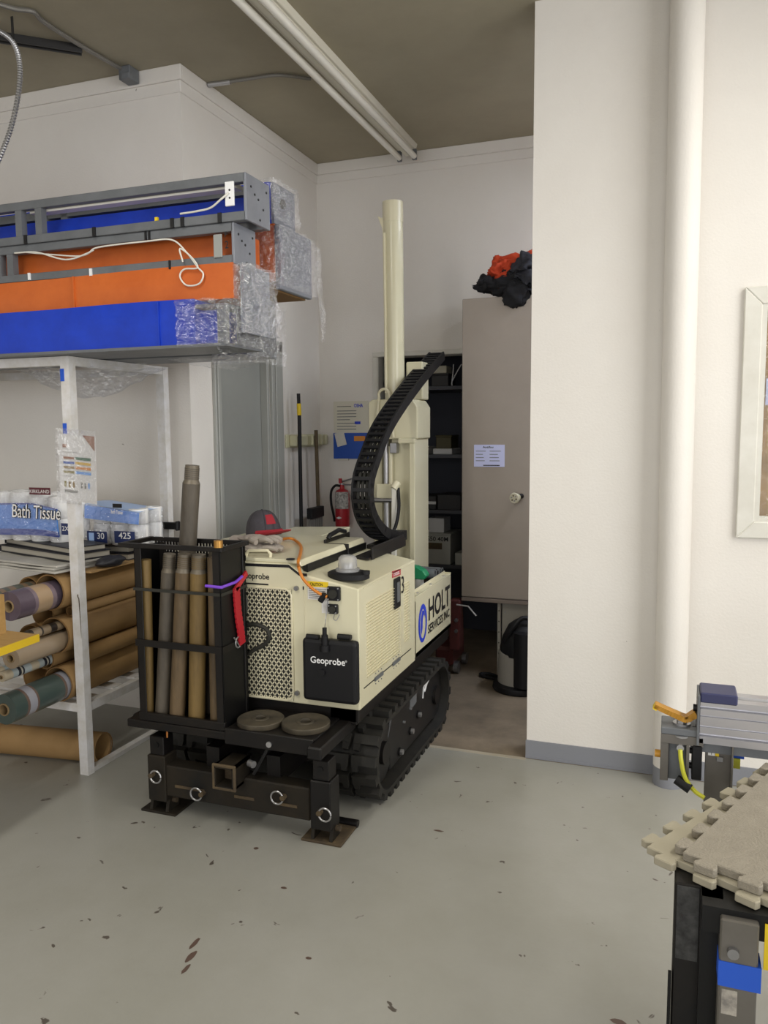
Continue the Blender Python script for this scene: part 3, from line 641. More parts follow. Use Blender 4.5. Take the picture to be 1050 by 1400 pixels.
# bath tissue packs
mat('tissue', 'e9e8e6', 0.8); mat('pack_blue', '5b9df0', 0.3, col2='4a8ae2', vscale=7); mat('pack_navy', '23305f', 0.35); mat('pack_deep', '2246a8', 0.3); mat('pack_red', '5a1f2a', 0.4); mat('pack_lav', 'a9c6f2', 0.35)
def tissue_roll(par, c, r, h):
    MB().lathe([(r*.38, 0), (r*.9, 0), (r, h*.08), (r, h*.92), (r*.9, h), (r*.38, h), (r*.36, h*.9)], c, n=16).build('tissue_roll', 'tissue', par, smooth=True)
pk = thing('bath_tissue_pack', (-3.0, 3.12, 1.06), 'large blue bath tissue pack on the black binders', 'tissue pack')
for i in range(5):
    for j in range(2):
        tissue_roll(pk, (-3.347+i*.118+.05, 3.11+j*.115, 1.059), .057, .115)
        tissue_roll(pk, (-3.347+i*.118+.05, 3.11+j*.115, 1.175), .057, .115+.01*math.sin(i))
def pkf(u, v, d=0): return Vector((-3.40+.62*u, 3.050-.014*math.sin(v*3.14)-d, 1.065+.245*v-.012*math.sin(u*6)*0.3 - (0.03*max(0, u-.75)*4*v)))
MB().grid(lambda u, v: pkf(u, .12+v*.62), 24, 8).build('printed_band', 'pack_blue', pk, smooth='all')
MB().grid(lambda u, v: pkf(u, .10+v*.13, .003), 24, 2).build('lower_stripe', 'pack_deep', pk)
MB().grid(lambda u, v: pkf(u, .72+v*.03+.05*max(0, .1-u)*5, .003), 24, 1).build('upper_stripe', 'pack_deep', pk)
MB().grid(lambda u, v: pkf(u, .01+v*.97, .007), 24, 10).build('clear_film', 'plastic_film', pk)
def outlined(par, txt, px0, px1, py0, py1, y, bold, m_in='white_print', m_out='black_print', shear=0.15):
    a = A(px0, py1, 1, y); w_ = A(px1, py1, 1, y).x-a.x; h_ = A(px0, py0, 1, y).z-a.z
    text_mb(txt, 1, a+Vector((-.002, .0, -.002)), (1, 0, -0.02), (0, 0, 1), fit=(w_+.004, h_+.004), bold=.05, shear=shear, depth=0).build('lettering', m_out, par)
    text_mb(txt, 1, a+Vector((0, -.002, 0)), (1, 0, -0.02), (0, 0, 1), fit=(w_, h_), bold=.004, shear=shear, depth=0).build('lettering', m_in, par)
outlined(pk, 'Bath Tissue', 17, 83, 689, 707, 3.028, 0)
def card(par, px0, px1, py0, py1, y, m, name='printed_panel'):
    a = A(px0, py1, 1, y); b = A(px1, py0, 1, y)
    MB().box(a.x, b.x, y, y+.003, a.z, b.z).build(name, m, par); return a, b
a, b = card(pk, 40, 68, 667, 676, 3.04, 'pack_red'); text_mb('KIRKLAND', 1, a+Vector((.004, -.001, .008)), (1, 0, 0), (0, 0, 1), fit=(b.x-a.x-.008, .016), depth=0).build('lettering', 'white_print', pk)
a, b = card(pk, 84, 99, 716, 731, 3.03, 'pack_navy'); text_mb('2X', 1, a+Vector((.006, -.001, .02)), (1, 0, 0), (0, 0, 1), fit=(.04, .022), depth=0).build('lettering', 'white_print', pk)
pk2 = thing('bath_tissue_pack', (-2.6, 3.28, 1.03), 'small bath tissue pack printed 30 and 425 next to the shelf post', 'tissue pack')
for i in range(3):
    for j in range(2): tissue_roll(pk2, (-2.70+i*.105, 3.27+j*.11, 1.032), .051, .105); 
for i in range(3):
    for j in range(2): tissue_roll(pk2, (-2.70+i*.105, 3.27+j*.11, 1.139), .051, .075)
def pk2f(u, v, d=0): return Vector((-2.765+.325*u, 3.212-d-.01*math.sin(v*3.1), 1.034+.205*v-.035*u*v))
MB().grid(lambda u, v: pk2f(u, .64+v*.34), 12, 5).build('printed_band', 'pack_blue', pk2, smooth='all')
MB().grid(lambda u, v: Vector((-2.765+.325*u, 3.213+.20*v, 1.237-.035*u+.006*math.sin(v*3.1))), 12, 4).build('printed_top', 'pack_lav', pk2, smooth='all')
MB().grid(lambda u, v: pk2f(u, v*.99, .004), 12, 6).grid(lambda u, v: Vector((-2.438-.003, 3.208+.2*u, 1.034+.165*v)), 4, 4).build('clear_film', 'plastic_film', pk2)
for px0, px1, tx in ((120, 146, '30'), (157, 184, '425')):
    a = A(px0, 742, 1, 3.2); b = A(px1, 727, 1, 3.2); a.z += .0; 
    MB().box(a.x, b.x, 3.198, 3.201, a.z, b.z).build('printed_panel', 'pack_navy', pk2)
    wd = b.x-a.x
    text_mb(tx, 1, (a.x+wd*(.52 if tx == '30' else .22), 3.197, a.z+.022), (1, 0, 0), (0, 0, 1), fit=(wd*(.36 if tx == '30' else .6), .032), depth=0, bold=.01).build('lettering', 'white_print', pk2)
    if tx == '30': MB().box(a.x+.012, a.x+.042, 3.196, 3.198, a.z+.012, b.z-.008).build('roll_icon', 'pack_lav', pk2)
a, b = card(pk2, 154, 166, 689, 694, 3.2, 'black_print')
text_mb('Bath Tissue', 1, A(152, 702, 1, 3.2), (1, 0, -.05), (0, 0, 1), fit=(A(168, 702, 1, 3.2).x-A(152, 702, 1, 3.2).x, .02), bold=.02, depth=0.002).build('lettering', 'white_print', pk2)
# long black bar behind
p0, p1 = A(150, 716, 1, 3.546), A(243, 719, 1, 3.546)
bb_ = thing('black_bar', tuple(p0), 'black handled bar lying at the back of the shelf', 'bar')
MB().bar(p0, p1, .03, .036).build('shaft', 'black_plastic', bb_, bevel=.004)
MB().cb(p1, (.02, .035, .05)).build('end_cap', 'black_plastic', bb_, bevel=.006)
# wooden table corner with yellow edge
wt = thing('wooden_table', (-3.0, 2.2, 0), 'plywood table with a yellow painted edge in front of the shelf', 'table')
mat('plywood', 'b08d57', 0.6, col2='a17f4a', vscale=6, stretch=(1, 8, 8)); mat('yellow_edge', 'd8b52a', 0.5)
c0 = A(52, 867, 2, .80); dv = (A(0, 886, 2, .80)-c0).normalized(); nb = (A(0, 861, 2, .80)-c0).normalized()
L1, L2 = .75, .95
def tp(a_, b_): q = c0+dv*a_+nb*b_; return (q.x, q.y)
MB().prism([tp(0, 0), tp(L1, 0), tp(L1, L2), tp(0, L2)], 2, .772, .80).build('tabletop', 'plywood', wt)
e0, e1 = c0, c0+dv*L1
sd_ = Vector((dv.y, -dv.x, 0)); sd_ = sd_ if sd_.dot(nb) < 0 else -sd_
MB().bar(Vector((e0.x, e0.y, .786))+sd_*.003, Vector((e1.x, e1.y, .786))+sd_*.003, .006, .030).build('painted_edge', 'yellow_edge', wt)
for a_, b_ in ((L1-.06, .3), (L1-.06, L2-.06), (.25, L2-.06), (.45, .35)):
    q = tp(a_, b_); MB().box(q[0]-.03, q[0]+.03, q[1]-.03, q[1]+.03, 0, .772).build('leg', 'plywood', wt)
q = A(1, 868, 2, .80)
MB().box(q.x-.09, q.x-.012, q.y-.0, q.y+.04, .80, .955).build('upright', 'plywood', wt)

# ------------------------------------------------------------ on the alcove walls
br = thing('tool_holder', (XL, 5.1, 1.47), 'cream plastic broom holder screwed to the alcove wall', 'tool holder')
mat('cream_plastic', 'c9c6a6', 0.45)
MB().box(XL, XL+.012, 4.80, 5.37, 1.475, 1.565).build('back_plate', 'cream_plastic', br, bevel=.004)
MB().box(XL+.010, XL+.07, 4.84, 5.02, 1.485, 1.56).build('clip', 'cream_plastic', br, bevel=.008)
for y in (5.10, 5.18, 5.25, 5.33): MB().box(XL+.012, XL+.075, y-.02, y+.02, 1.485, 1.56).build('clip', 'cream_plastic', br, bevel=.008)
bm_ = thing('broom', (XL+.06, 5.06, 0), 'black broom with a yellow band on the handle in the wall holder', 'broom')
HX = XL+.09
def wp(px, py): return A(px, py, 0, HX)
h0, h1 = wp(408, 538), wp(417, 760)
MB().cyl(h0, h0+(h1-h0)*.06, .012).build('grip_end', 'black_plastic', bm_, smooth=True)
MB().cyl(h0+(h1-h0)*.06, h0+(h1-h0)*.13, .0145).build('yellow_band', 'yellow', bm_, smooth=True)
hb = Vector((HX, h1.y-.05, .40))
MB().cyl(h0+(h1-h0)*.13, hb, .0125).build('handle', 'black_plastic', bm_, smooth=True)
MB().box(HX-.03, HX+.03, hb.y-.11, hb.y+.11, .30, .40).build('head', 'black_plastic', bm_, bevel=.01)
MB().prism([(hb.y-.11, .30), (hb.y+.11, .30), (hb.y+.13, 0), (hb.y-.13, 0)], 0, HX-.03, HX+.03).build('bristles', 'binder_black', bm_)
hd = thing('wooden_shovel', (XL+.06, 5.3, 0), 'shovel with a weathered wooden handle in the wall holder', 'shovel')
h0, h1 = wp(432, 588), wp(437, 760); h2 = h0+(h1-h0)*((h0.z-.18)/(h0.z-h1.z))
mat('old_wood', '6a5a44', 0.7, col2='52452f', vscale=10)
MB().cyl(h0, h2, .013).build('shaft', 'old_wood', hd, smooth=True)
MB().cb((h2.x, h2.y-.012, .1), (.05, .085, .2)).build('blade', 'grey_steel', hd, bevel=.01)
hb_ = thing('hand_brush', (HX+.03, 5.17, .75), 'small hand brush with black head and grey bristles hanging by the broom', 'brush')
q0, q1 = wp(417, 697), wp(432, 706)
MB().box(HX+.0115, HX+.0515, q0.y, q1.y+.03, q1.z-.0, q0.z+.01).build('head', 'black_plastic', hb_, bevel=.004)
mat('bristle', '8f8b86', 0.8, col2='6f6b66', vscale=30, stretch=(1, 8, .2))
for i in range(7):
    yy_ = q0.y+.012+i*(q1.y-q0.y+.01)/6
    MB().prism([(yy_-.012, q1.z), (yy_+.012, q1.z), (yy_+.014, q1.z-.16), (yy_-.014, q1.z-.16)], 0, HX+.0125, HX+.0365).build('bristle_tuft', 'bristle', hb_)
# notice holder
nh = thing('notice_holder', (-2.2, YB-.02, 1.39), 'safety sheet with a blue document pocket on the back wall', 'notice')
ny = YB-.006
def npt(px, py): return A(px, py, 1, ny)
a, b = npt(457, 627), npt(503, 548)
mat('sheet_cream', 'd8d4c4', 0.6); mat('pocket_blue', '1f4fae', 0.4); mat('tag_orange', 'd88a2a', 0.5)
MB().box(a.x, b.x, ny, YB, a.z, b.z).build('sheet', 'sheet_cream', nh)
c = npt(457, 592)
MB().box(a.x, b.x, ny-.012, ny, a.z, c.z).build('pocket', 'pocket_blue', nh, bevel=.002)
for py_ in (562, 566, 570, 574, 579, 583, 587): 
    q = npt(461, py_); MB().box(q.x, q.x+(.15 if py_ != 574 else .1), ny-.001, ny, q.z-.0025, q.z+.0025).build('print_line', 'grey_steel', nh)
q = npt(461, 556); MB().box(q.x, q.x+.11, ny-.001, ny, q.z-.002, q.z+.002).build('print_line', 'black_print', nh)
q = npt(484, 557); text_mb('OSHA', 1, q+Vector((0, -.001, 0)), (1, 0, 0), (0, 0, 1), fit=(.07, .026), bold=.03, depth=0).build('lettering', 'blue_print', nh)
q = npt(485, 580); MB().box(q.x, q.x+.045, ny-.001, ny, q.z, q.z+.02).build('emblem', 'blue_print', nh)
q = npt(463, 611); Mr = Matrix.Translation((q.x, ny-.02, q.z)) @ Matrix.Rotation(R(-14), 4, 'Y'); MB().box(0, .075, 0, .002, 0, .1, Mr).build('note', 'white_paint', nh)
a2, b2_ = npt(485, 603), npt(500, 596); MB().box(a2.x, b2_.x, ny-.014, ny-.012, a2.z, b2_.z).build('sticker', 'tag_orange', nh)
q = npt(463, 628); MB().box(q.x, q.x+.08, ny-.014, YB, q.z-.008, q.z+.006).build('tray_lip', 'sheet_cream', nh)
# extinguisher
ec = A(468, 690, 1, 5.30); ex = thing('fire_extinguisher', (ec.x, 5.30, .85), 'red fire extinguisher with black hose on the back wall', 'fire extinguisher')
zt_, zb_ = A(468, 668, 1, 5.30).z, A(468, 721, 1, 5.30).z
MB().lathe([(.02, 0), (.05, .004), (.052, .02), (.052, zt_-zb_-.04), (.045, zt_-zb_-.015), (.018, zt_-zb_), (.016, zt_-zb_+.03)], (ec.x, 5.30, zb_), n=24).build('cylinder', 'red', ex, smooth=True)
zl0, zl1 = A(468, 695, 1, 5.30).z, A(468, 672, 1, 5.30).z
pa = [math.pi*1.18+math.pi*.75*i/8 for i in range(9)]
MB().grid(lambda u, v: Vector((ec.x+.0535*math.cos(math.pi*1.2+math.pi*.75*u), 5.30+.0535*math.sin(math.pi*1.2+math.pi*.75*u), zl0+(zl1-zl0)*v)), 8, 2).build('label_wrap', 'label_speckle', ex) if False else None
mat('label_speckle', 'd8d5d0', 0.5, col2='6a6660', vscale=60)
MB().grid(lambda u, v: Vector((ec.x+.0535*math.cos(math.pi*1.2+math.pi*.75*u), 5.30+.0535*math.sin(math.pi*1.2+math.pi*.75*u), zl0+(zl1-zl0)*v)), 8, 2).build('label_wrap', 'label_speckle', ex)
q = Vector((ec.x-.005, 5.245, A(468, 707, 1, 5.30).z)); MB().prism([(q.x-.022, q.z), (q.x, q.z+.01), (q.x+.022, q.z), (q.x, q.z-.01)], 1, 5.244, 5.247).build('diamond_mark', 'white_print', ex)
MB().cyl((ec.x, 5.30, zt_+.0), (ec.x, 5.30, zt_+.04), .016).build('valve', 'zinc', ex, smooth=True)
MB().bar((ec.x-.01, 5.30, zt_+.045), (ec.x+.09, 5.28, zt_+.075), .02, .01).bar((ec.x-.01, 5.30, zt_+.03), (ec.x+.08, 5.28, zt_+.03), .02, .008).build('lever', 'steel', ex)
MB().cyl((ec.x-.005, 5.28, zt_+.04), (ec.x-.005, 5.28, zt_+.075), .012).build('pin_cap', 'red', ex, smooth=True)
MB().tube(spline([(ec.x-.01, 5.29, zt_+.02), (ec.x-.045, 5.28, zt_+.022), (ec.x-.075, 5.275, zt_-.02), (ec.x-.078, 5.275, zt_-.10), (ec.x-.062, 5.28, zt_-.19), (ec.x-.055, 5.285, zt_-.24)], 6), .009).build('hose', 'black_plastic', ex, smooth=True)
MB().cyl((ec.x, 5.352, zb_+.2), (ec.x, YB, zb_+.2), .03).build('bracket', 'grey_steel', ex)

# ------------------------------------------------------------ closet shelves and boxes
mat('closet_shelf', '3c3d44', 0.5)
CSZ = (1.90, 1.41, 1.005, .60)
for z, lab in zip(CSZ, ('uppermost closet shelf under the white box', 'dark closet shelf holding the small parts bins', 'dark closet shelf over the grey lettered box', 'lowest closet shelf under the grey lettered box')):
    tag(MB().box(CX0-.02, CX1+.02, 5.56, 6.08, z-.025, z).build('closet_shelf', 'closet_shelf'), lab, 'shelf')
def cbox(px0, px1, py0, py1, z, d, m, label, lid=True, y=5.58):
    a = A(px0, py1, 1, y); b = A(px1, py0, 1, y); h = b.z-a.z
    t = thing('storage_box', ((a.x+b.x)/2, y, z), label, 'box')
    MB().box(a.x, b.x, y, y+d, z, z+h).build('body', m, t, bevel=.004)
    if lid: MB().box(a.x-.004, b.x+.004, y-.004, y+d+.004, z+h, z+h+.012).build('lid', m, t, bevel=.003)
    return t, a.x, b.x, z, h, y
mat('box_grey', 'a3a39c', 0.6); mat('box_dark', '2c2b2c', 0.6); mat('box_olive', '4a4428', 0.6); mat('card_white', 'cfcfcf', 0.6)
t, x0, x1, z, h, y = cbox(576, 616, 723, 761, CSZ[3], .3, 'box_grey', 'grey box with handwritten lettering on a closet shelf')
text_mb('MS50 40M', 1, (x0+.012, y-.001, z+h-.045), (1, 0, 0), (0, 0, 1), fit=(x1-x0-.03, .034), bold=.012, depth=.001).build('lettering', 'black_print', t)
MB().box(x0+.055, x1-.065, y-.002, y+.004, z+h-.105, z+h-.058).build('hand_hole', 'rust', t)
a = A(586, 723, 1, 5.62); b = A(607, 704, 1, 5.62)
tag(MB().box(a.x, b.x, 5.62, 5.80, CSZ[3]+h+.013, CSZ[3]+h+.013+(b.z-a.z)).build('white_carton', 'card_white', bevel=.003), 'small white carton standing on the grey lettered box', 'box')
cbox(622, 640, 744, 760, CSZ[3], .15, 'box_grey', 'small pale box beside the grey lettered box', False)
cbox(575, 596, 672, 690, CSZ[2], .25, 'box_dark', 'black bin with a pale tag on a closet shelf', False)
a = A(580, 682, 1, 5.575); MB_ = MB().box(a.x, a.x+.09, 5.572, 5.575, CSZ[2]+.04, CSZ[2]+.06).build('tag', 'card_white', bpy.data.objects['storage_box.002'])
cbox(598, 630, 670, 690, CSZ[2], .25, 'box_dark', 'wide black bin beside the tagged bin', False)
cbox(596, 617, 584, 600, CSZ[1]+(A(592, 604, 1, 5.58).z-A(592, 612, 1, 5.58).z), .2, 'box_olive', 'olive tool case stacked on a pale tray', True)
cbox(592, 618, 604, 612, CSZ[1], .25, 'card_white', 'pale tray under the olive tool case', False)
cbox(571, 584, 602, 612, CSZ[1], .25, 'card_white', 'small pale tray beside the olive tool case', False)
cbox(590, 613, 512, 528, CSZ[0], .2, 'box_dark', 'black box on the uppermost closet shelf', True)
mat('ivory', 'c9c3ae', 0.6)
bpy.data.objects['storage_box.007'].children[1].data.materials[0] = MATS['ivory'] if False else bpy.data.objects['storage_box.007'].children[1].data.materials[0]
cw = thing('wire_coil', (-1.60, 5.6, CSZ[0]), 'loose pale wires beside the black box on the uppermost shelf', 'wires')
for e_ in ((628, 498), (617, 498)):
    p = A(618, 522, 1, 5.60); MB().tube(spline([Vector((p.x, 5.6, CSZ[0]+.004)), p, A((622+e_[0])/2, 508, 1, 5.60), A(e_[0]+3, e_[1], 1, 5.60)], 5), .004).build('wire', 'card_white', cw, smooth=True)
p = A(602, 509, 1, 5.60)
tag(MB().box(p.x-.07, p.x+.04, 5.62, 5.77, CSZ[0]+.012+(A(590, 512, 1, 5.58).z-A(590, 528, 1, 5.58).z), CSZ[0]+.150).build('ivory_carton', 'ivory', bevel=.004), 'ivory carton on the black box of the uppermost shelf', 'box')
tag(blob((-2.02+.13, 5.75, CSZ[0]+.09), (.06, .08, .09), 3, .2, 1.5, 9, squash=-.088).build('tool_bag', 'binder_black', smooth='all'), 'dark tool bag at the closet jamb on the uppermost shelf', 'bag')
cb_ = thing('cable_bundle', (-1.95, 5.45, 1.5), 'black cables hanging at the closet jamb', 'cables')
for k in range(2):
    cpts_ = [A(523-k*2, 492, 1, 5.45), A(518, 510, 1, 5.45), A(524-k*4, 525, 1, 5.45), A(517-k, 545, 1, 5.45), A(519, 600, 1, 5.45)]
    cpts_ = [Vector((max(p.x, -1.972)+.017*(i % 2)+.018*k, p.y, min(p.z, CZ+.004))) for i, p in enumerate(cpts_)]; cpts_[0].z = CZ+.004
    MB().tube(spline(cpts_, 6), .008).build('cable', 'black_plastic', cb_, smooth=True)

# ------------------------------------------------------------ tall tan cabinet
kb = thing('tall_cabinet', (-1.0, 5.1, .49), 'tall tan metal cabinet hung on the back wall beside the closet', 'cabinet')
mat('tan_metal', '9c9186', 0.4, col2='968b80', vscale=3); mat('tan_dark', '7c7066', 0.5)
KX0, KX1, KY, KZ0, KZ1 = -1.255, -.70, 4.92, .492, 2.398
MB().box(KX0, KX1, KY, YB-.015, KZ0, KZ1).build('carcass', 'tan_metal', kb, bevel=.003)
MB().box(KX0, KX1, KY-.022, KY-.002, KZ0+.03, KZ1-.004).build('door', 'tan_metal', kb, bevel=.003)
MB().box(KX0, KX1, KY-.024, KY, KZ0, KZ0+.024).build('bottom_rail', 'tan_dark', kb, bevel=.002)
kq = A(704, 681, 1, KY-.09)
kn = MB().cyl((kq.x+.03, KY-.022, kq.z+.008), (kq.x+.005, KY-.06, kq.z+.004), .016).build('knob_stem', 'black_plastic', kb, smooth=True)
dk = Vector((-.28, -1, -.06)).normalized(); kc = Vector((kq.x, KY-.075, kq.z))
MB().cyl(kc-dk*.03, kc+dk*.012, .022, .034, n=24).build('knob_body', 'cream_plastic', kb, smooth=True)
kf = MB().cyl(kc+dk*.012, kc+dk*.020, .034, .030, n=24).build('knob_face', 'ivory', kb, smooth=True)
for k in range(6):
    a_ = k*math.pi/3; s1 = dk.orthogonal().normalized(); s2 = dk.cross(s1); c = kc+dk*.020+(s1*math.cos(a_)+s2*math.sin(a_))*.016
    MB().cyl(c, c+dk*.003, .005, n=8).build('lens_dot', 'steel' if k % 2 else 'rust', kf)
a, b = A(648, 638, 1, KY-.024), A(690, 608, 1, KY-.024)
lb = MB().box(a.x, b.x, KY-.025, KY-.022, a.z, b.z).build('paper_label', 'pale_blue', kb)
text_mb('Antifog', 1, (a.x+.055, KY-.0255, b.z-.026), (1, 0, 0), (0, 0, 1), fit=(.07, .018), bold=.02, depth=0).build('lettering', 'black_print', lb)
for i in range(4):
    for x0_, x1_ in ((.012, .075), (.10, .17)):
        MB().box(a.x+x0_, a.x+x1_-.006*((i*3) % 4), KY-.026, KY-.025, b.z-.042-.02*i, b.z-.038-.02*i).build('print_line', 'grey_steel', lb)
MB().box(a.x+.06, b.x-.03, KY-.026, KY-.025, a.z+.006, a.z+.012).build('print_line', 'black_print', lb)
pe = thing('steel_upright', (-1.0, 5.0, 0), 'pale punched steel upright and panel below the tan cabinet', 'support')
mat('pale_metal', '9c978c', 0.5)
MB().box(-1.032, -1.012, 4.955, 4.975, 0, .49).build('upright', 'pale_metal', pe)
MB().box(-1.005, -.72, 4.97, 4.985, 0, .49).build('panel', 'pale_metal', pe, bevel=.002)
for i in range(6): MB().cyl((-1.022, 4.956, .08+i*.07), (-1.022, 4.953, .08+i*.07), .004, n=8).build('punched_hole', 'black_paint', pe)
for i in range(4): MB().cyl((-.985, 4.971, .12+i*.1), (-.985, 4.967, .12+i*.1), .005, n=8).build('bolt', 'steel', pe)
# clothes on the cabinet
mat('orange_cloth', 'c8451f', 0.85, col2='b53a18', vscale=8); mat('black_cloth', '1d1d22', 0.9, col2='131317', vscale=8); mat('charcoal_cloth', '3a3b44', 0.9, col2='2f3038', vscale=8)
def cloth(c, rad, seed, m, lab, sq=None, extra=()):
    b_ = blob(c, rad, 5, .42, 1.7, seed, sq)
    for e_ in extra:
        k = blob(e_[0], e_[1], 4, .4, 1.7, seed+3); b_.add(k.v, k.f)
    # folds
    for v in b_.v:
        n1 = noise.noise(Vector((v.x*16+v.z*9, v.y*14, v.z*20+seed)))
        v += Vector((0, -1, .4))*.016*n1
    from mathutils.bvhtree import BVHTree
    for v in b_.v:
        for tree in HEAP:                                  # lie against the garments below
            co, nn, _, dd = tree.find_nearest(v)
            if (v-co).dot(nn) < 0: v.xyz = co+nn*.001
    for v in b_.v:                                         # and on the cabinet top or over its front
        if v.z < KZ1 and v.y > KY-.022 and v.x > KX0:
            if KZ1-v.z < v.y-(KY-.022): v.z = KZ1
            else: v.y = KY-.0225
    HEAP.append(BVHTree.FromPolygons(b_.v, b_.f))
    return tag(b_.build('garment', m, smooth='all'), lab, 'clothing', 'clothes heaped on the cabinet')
HEAP = []
zt_ = KZ1+.002
cloth((-.95, 4.98, zt_+.075), (.20, .10, .075), 5, 'black_cloth', 'black jacket heaped on the cabinet edge', None, (((-1.125, 4.965, zt_+.09), (.05, .05, .05)), ((-.92, 4.885, zt_-.0), (.075, .03, .075))))
cloth((-1.03, 5.02, zt_+.15), (.085, .09, .095), 8, 'orange_cloth', 'orange garment bulging out beside the black jacket')
cloth((-.85, 5.06, zt_+.19), (.20, .10, .085), 1, 'orange_cloth', 'orange garment at the top of the heap on the cabinet')
cloth((-.81, 4.92, zt_+.12), (.13, .07, .13), 6, 'charcoal_cloth', 'charcoal fleece garment hanging over the cabinet front')
# vacuum below
vc = thing('shop_vacuum', (-.88, 4.76, 0), 'grey canister vacuum with black lid and cord below the cabinet', 'vacuum cleaner')
mat('vac_grey', '8c8880', 0.45)
MB().lathe([(.12, .02), (.135, .03), (.13, .23), (.12, .24)], (-.85, 4.76, 0), n=28).build('canister', 'vac_grey', vc, smooth=True)
MB().lathe([(.138, .22), (.142, .26), (.125, .33), (.09, .40), (.05, .43)], (-.83, 4.76, 0), n=28).build('lid', 'black_plastic', vc, smooth=True)
MB().lathe([(.16, 0), (.165, .01), (.16, .035), (.13, .045)], (-.85, 4.75, 0), n=28).build('base', 'black_plastic', vc, smooth=True)
MB().tube(spline([(-.93, 4.68, .30), (-.90, 4.66, .36), (-.86, 4.66, .42), (-.82, 4.68, .46), (-.76, 4.7, .45)], 6), .014).build('handle', 'black_plastic', vc, smooth=True)
MB().cyl((-.80, 4.655, .05), (-.80, 4.655, .38), .07, n=20).build('side_hose', 'black_plastic', vc, smooth=True)
MB().tube(spline([(-.98, 4.80, .03), (-1.06, 4.86, .012), (-1.12, 4.89, .012), (-1.13, 4.925, .012), (-1.08, 4.938, .012), (-1.02, 4.90, .012), (-.985, 4.83, .012)], 6), .011).build('cord', 'black_plastic', vc, smooth=True)
# small red jack handle and chrome lever deep in the alcove
rt = thing('red_jack', (-1.23, 4.75, 0), 'dark red floor jack with a chrome handle standing in the alcove', 'jack')
mat('dark_red', '4a1613', 0.6)
MB().box(-1.43, -1.31, 4.88, 5.2, .05, .18).build('body', 'dark_red', rt, bevel=.02)
for y in (4.93, 5.15):
    for x in (-1.445, -1.295): MB().cyl((x-.015, y, .04), (x+.015, y, .04), .04).build('wheel', 'steel', rt, smooth=True)
MB().prism([(4.85, .17), (5.0, .17), (4.95, .50), (4.88, .50)], 0, -1.33, -1.26).build('mast', 'dark_red', rt, bevel=.01)
for z in (.30, .37): MB().cyl((-1.28, 4.85, z), (-1.28, 4.87, z), .012, n=10).build('bolt', 'steel', rt)
MB().tube([(-1.28, 4.87, .47), A(640, 829, 1, 4.86), A(651, 842, 1, 4.86)], .006).build('chrome_handle', 'zinc', rt, smooth=True)
# ------------------------------------------------------------ tracked drilling rig
rig = thing('drilling_rig', (-1.63, 3.5, 0), 'cream and black tracked drilling rig parked in the alcove', 'drilling rig')
YF, XS = 2.884, -1.16
def fp(px, py, d=0.0): return A(px, py, 1, YF-d)
def sp(px, py, d=0.0): return A(px, py, 0, XS+d)
mat('track_frame', '131314', 0.45)
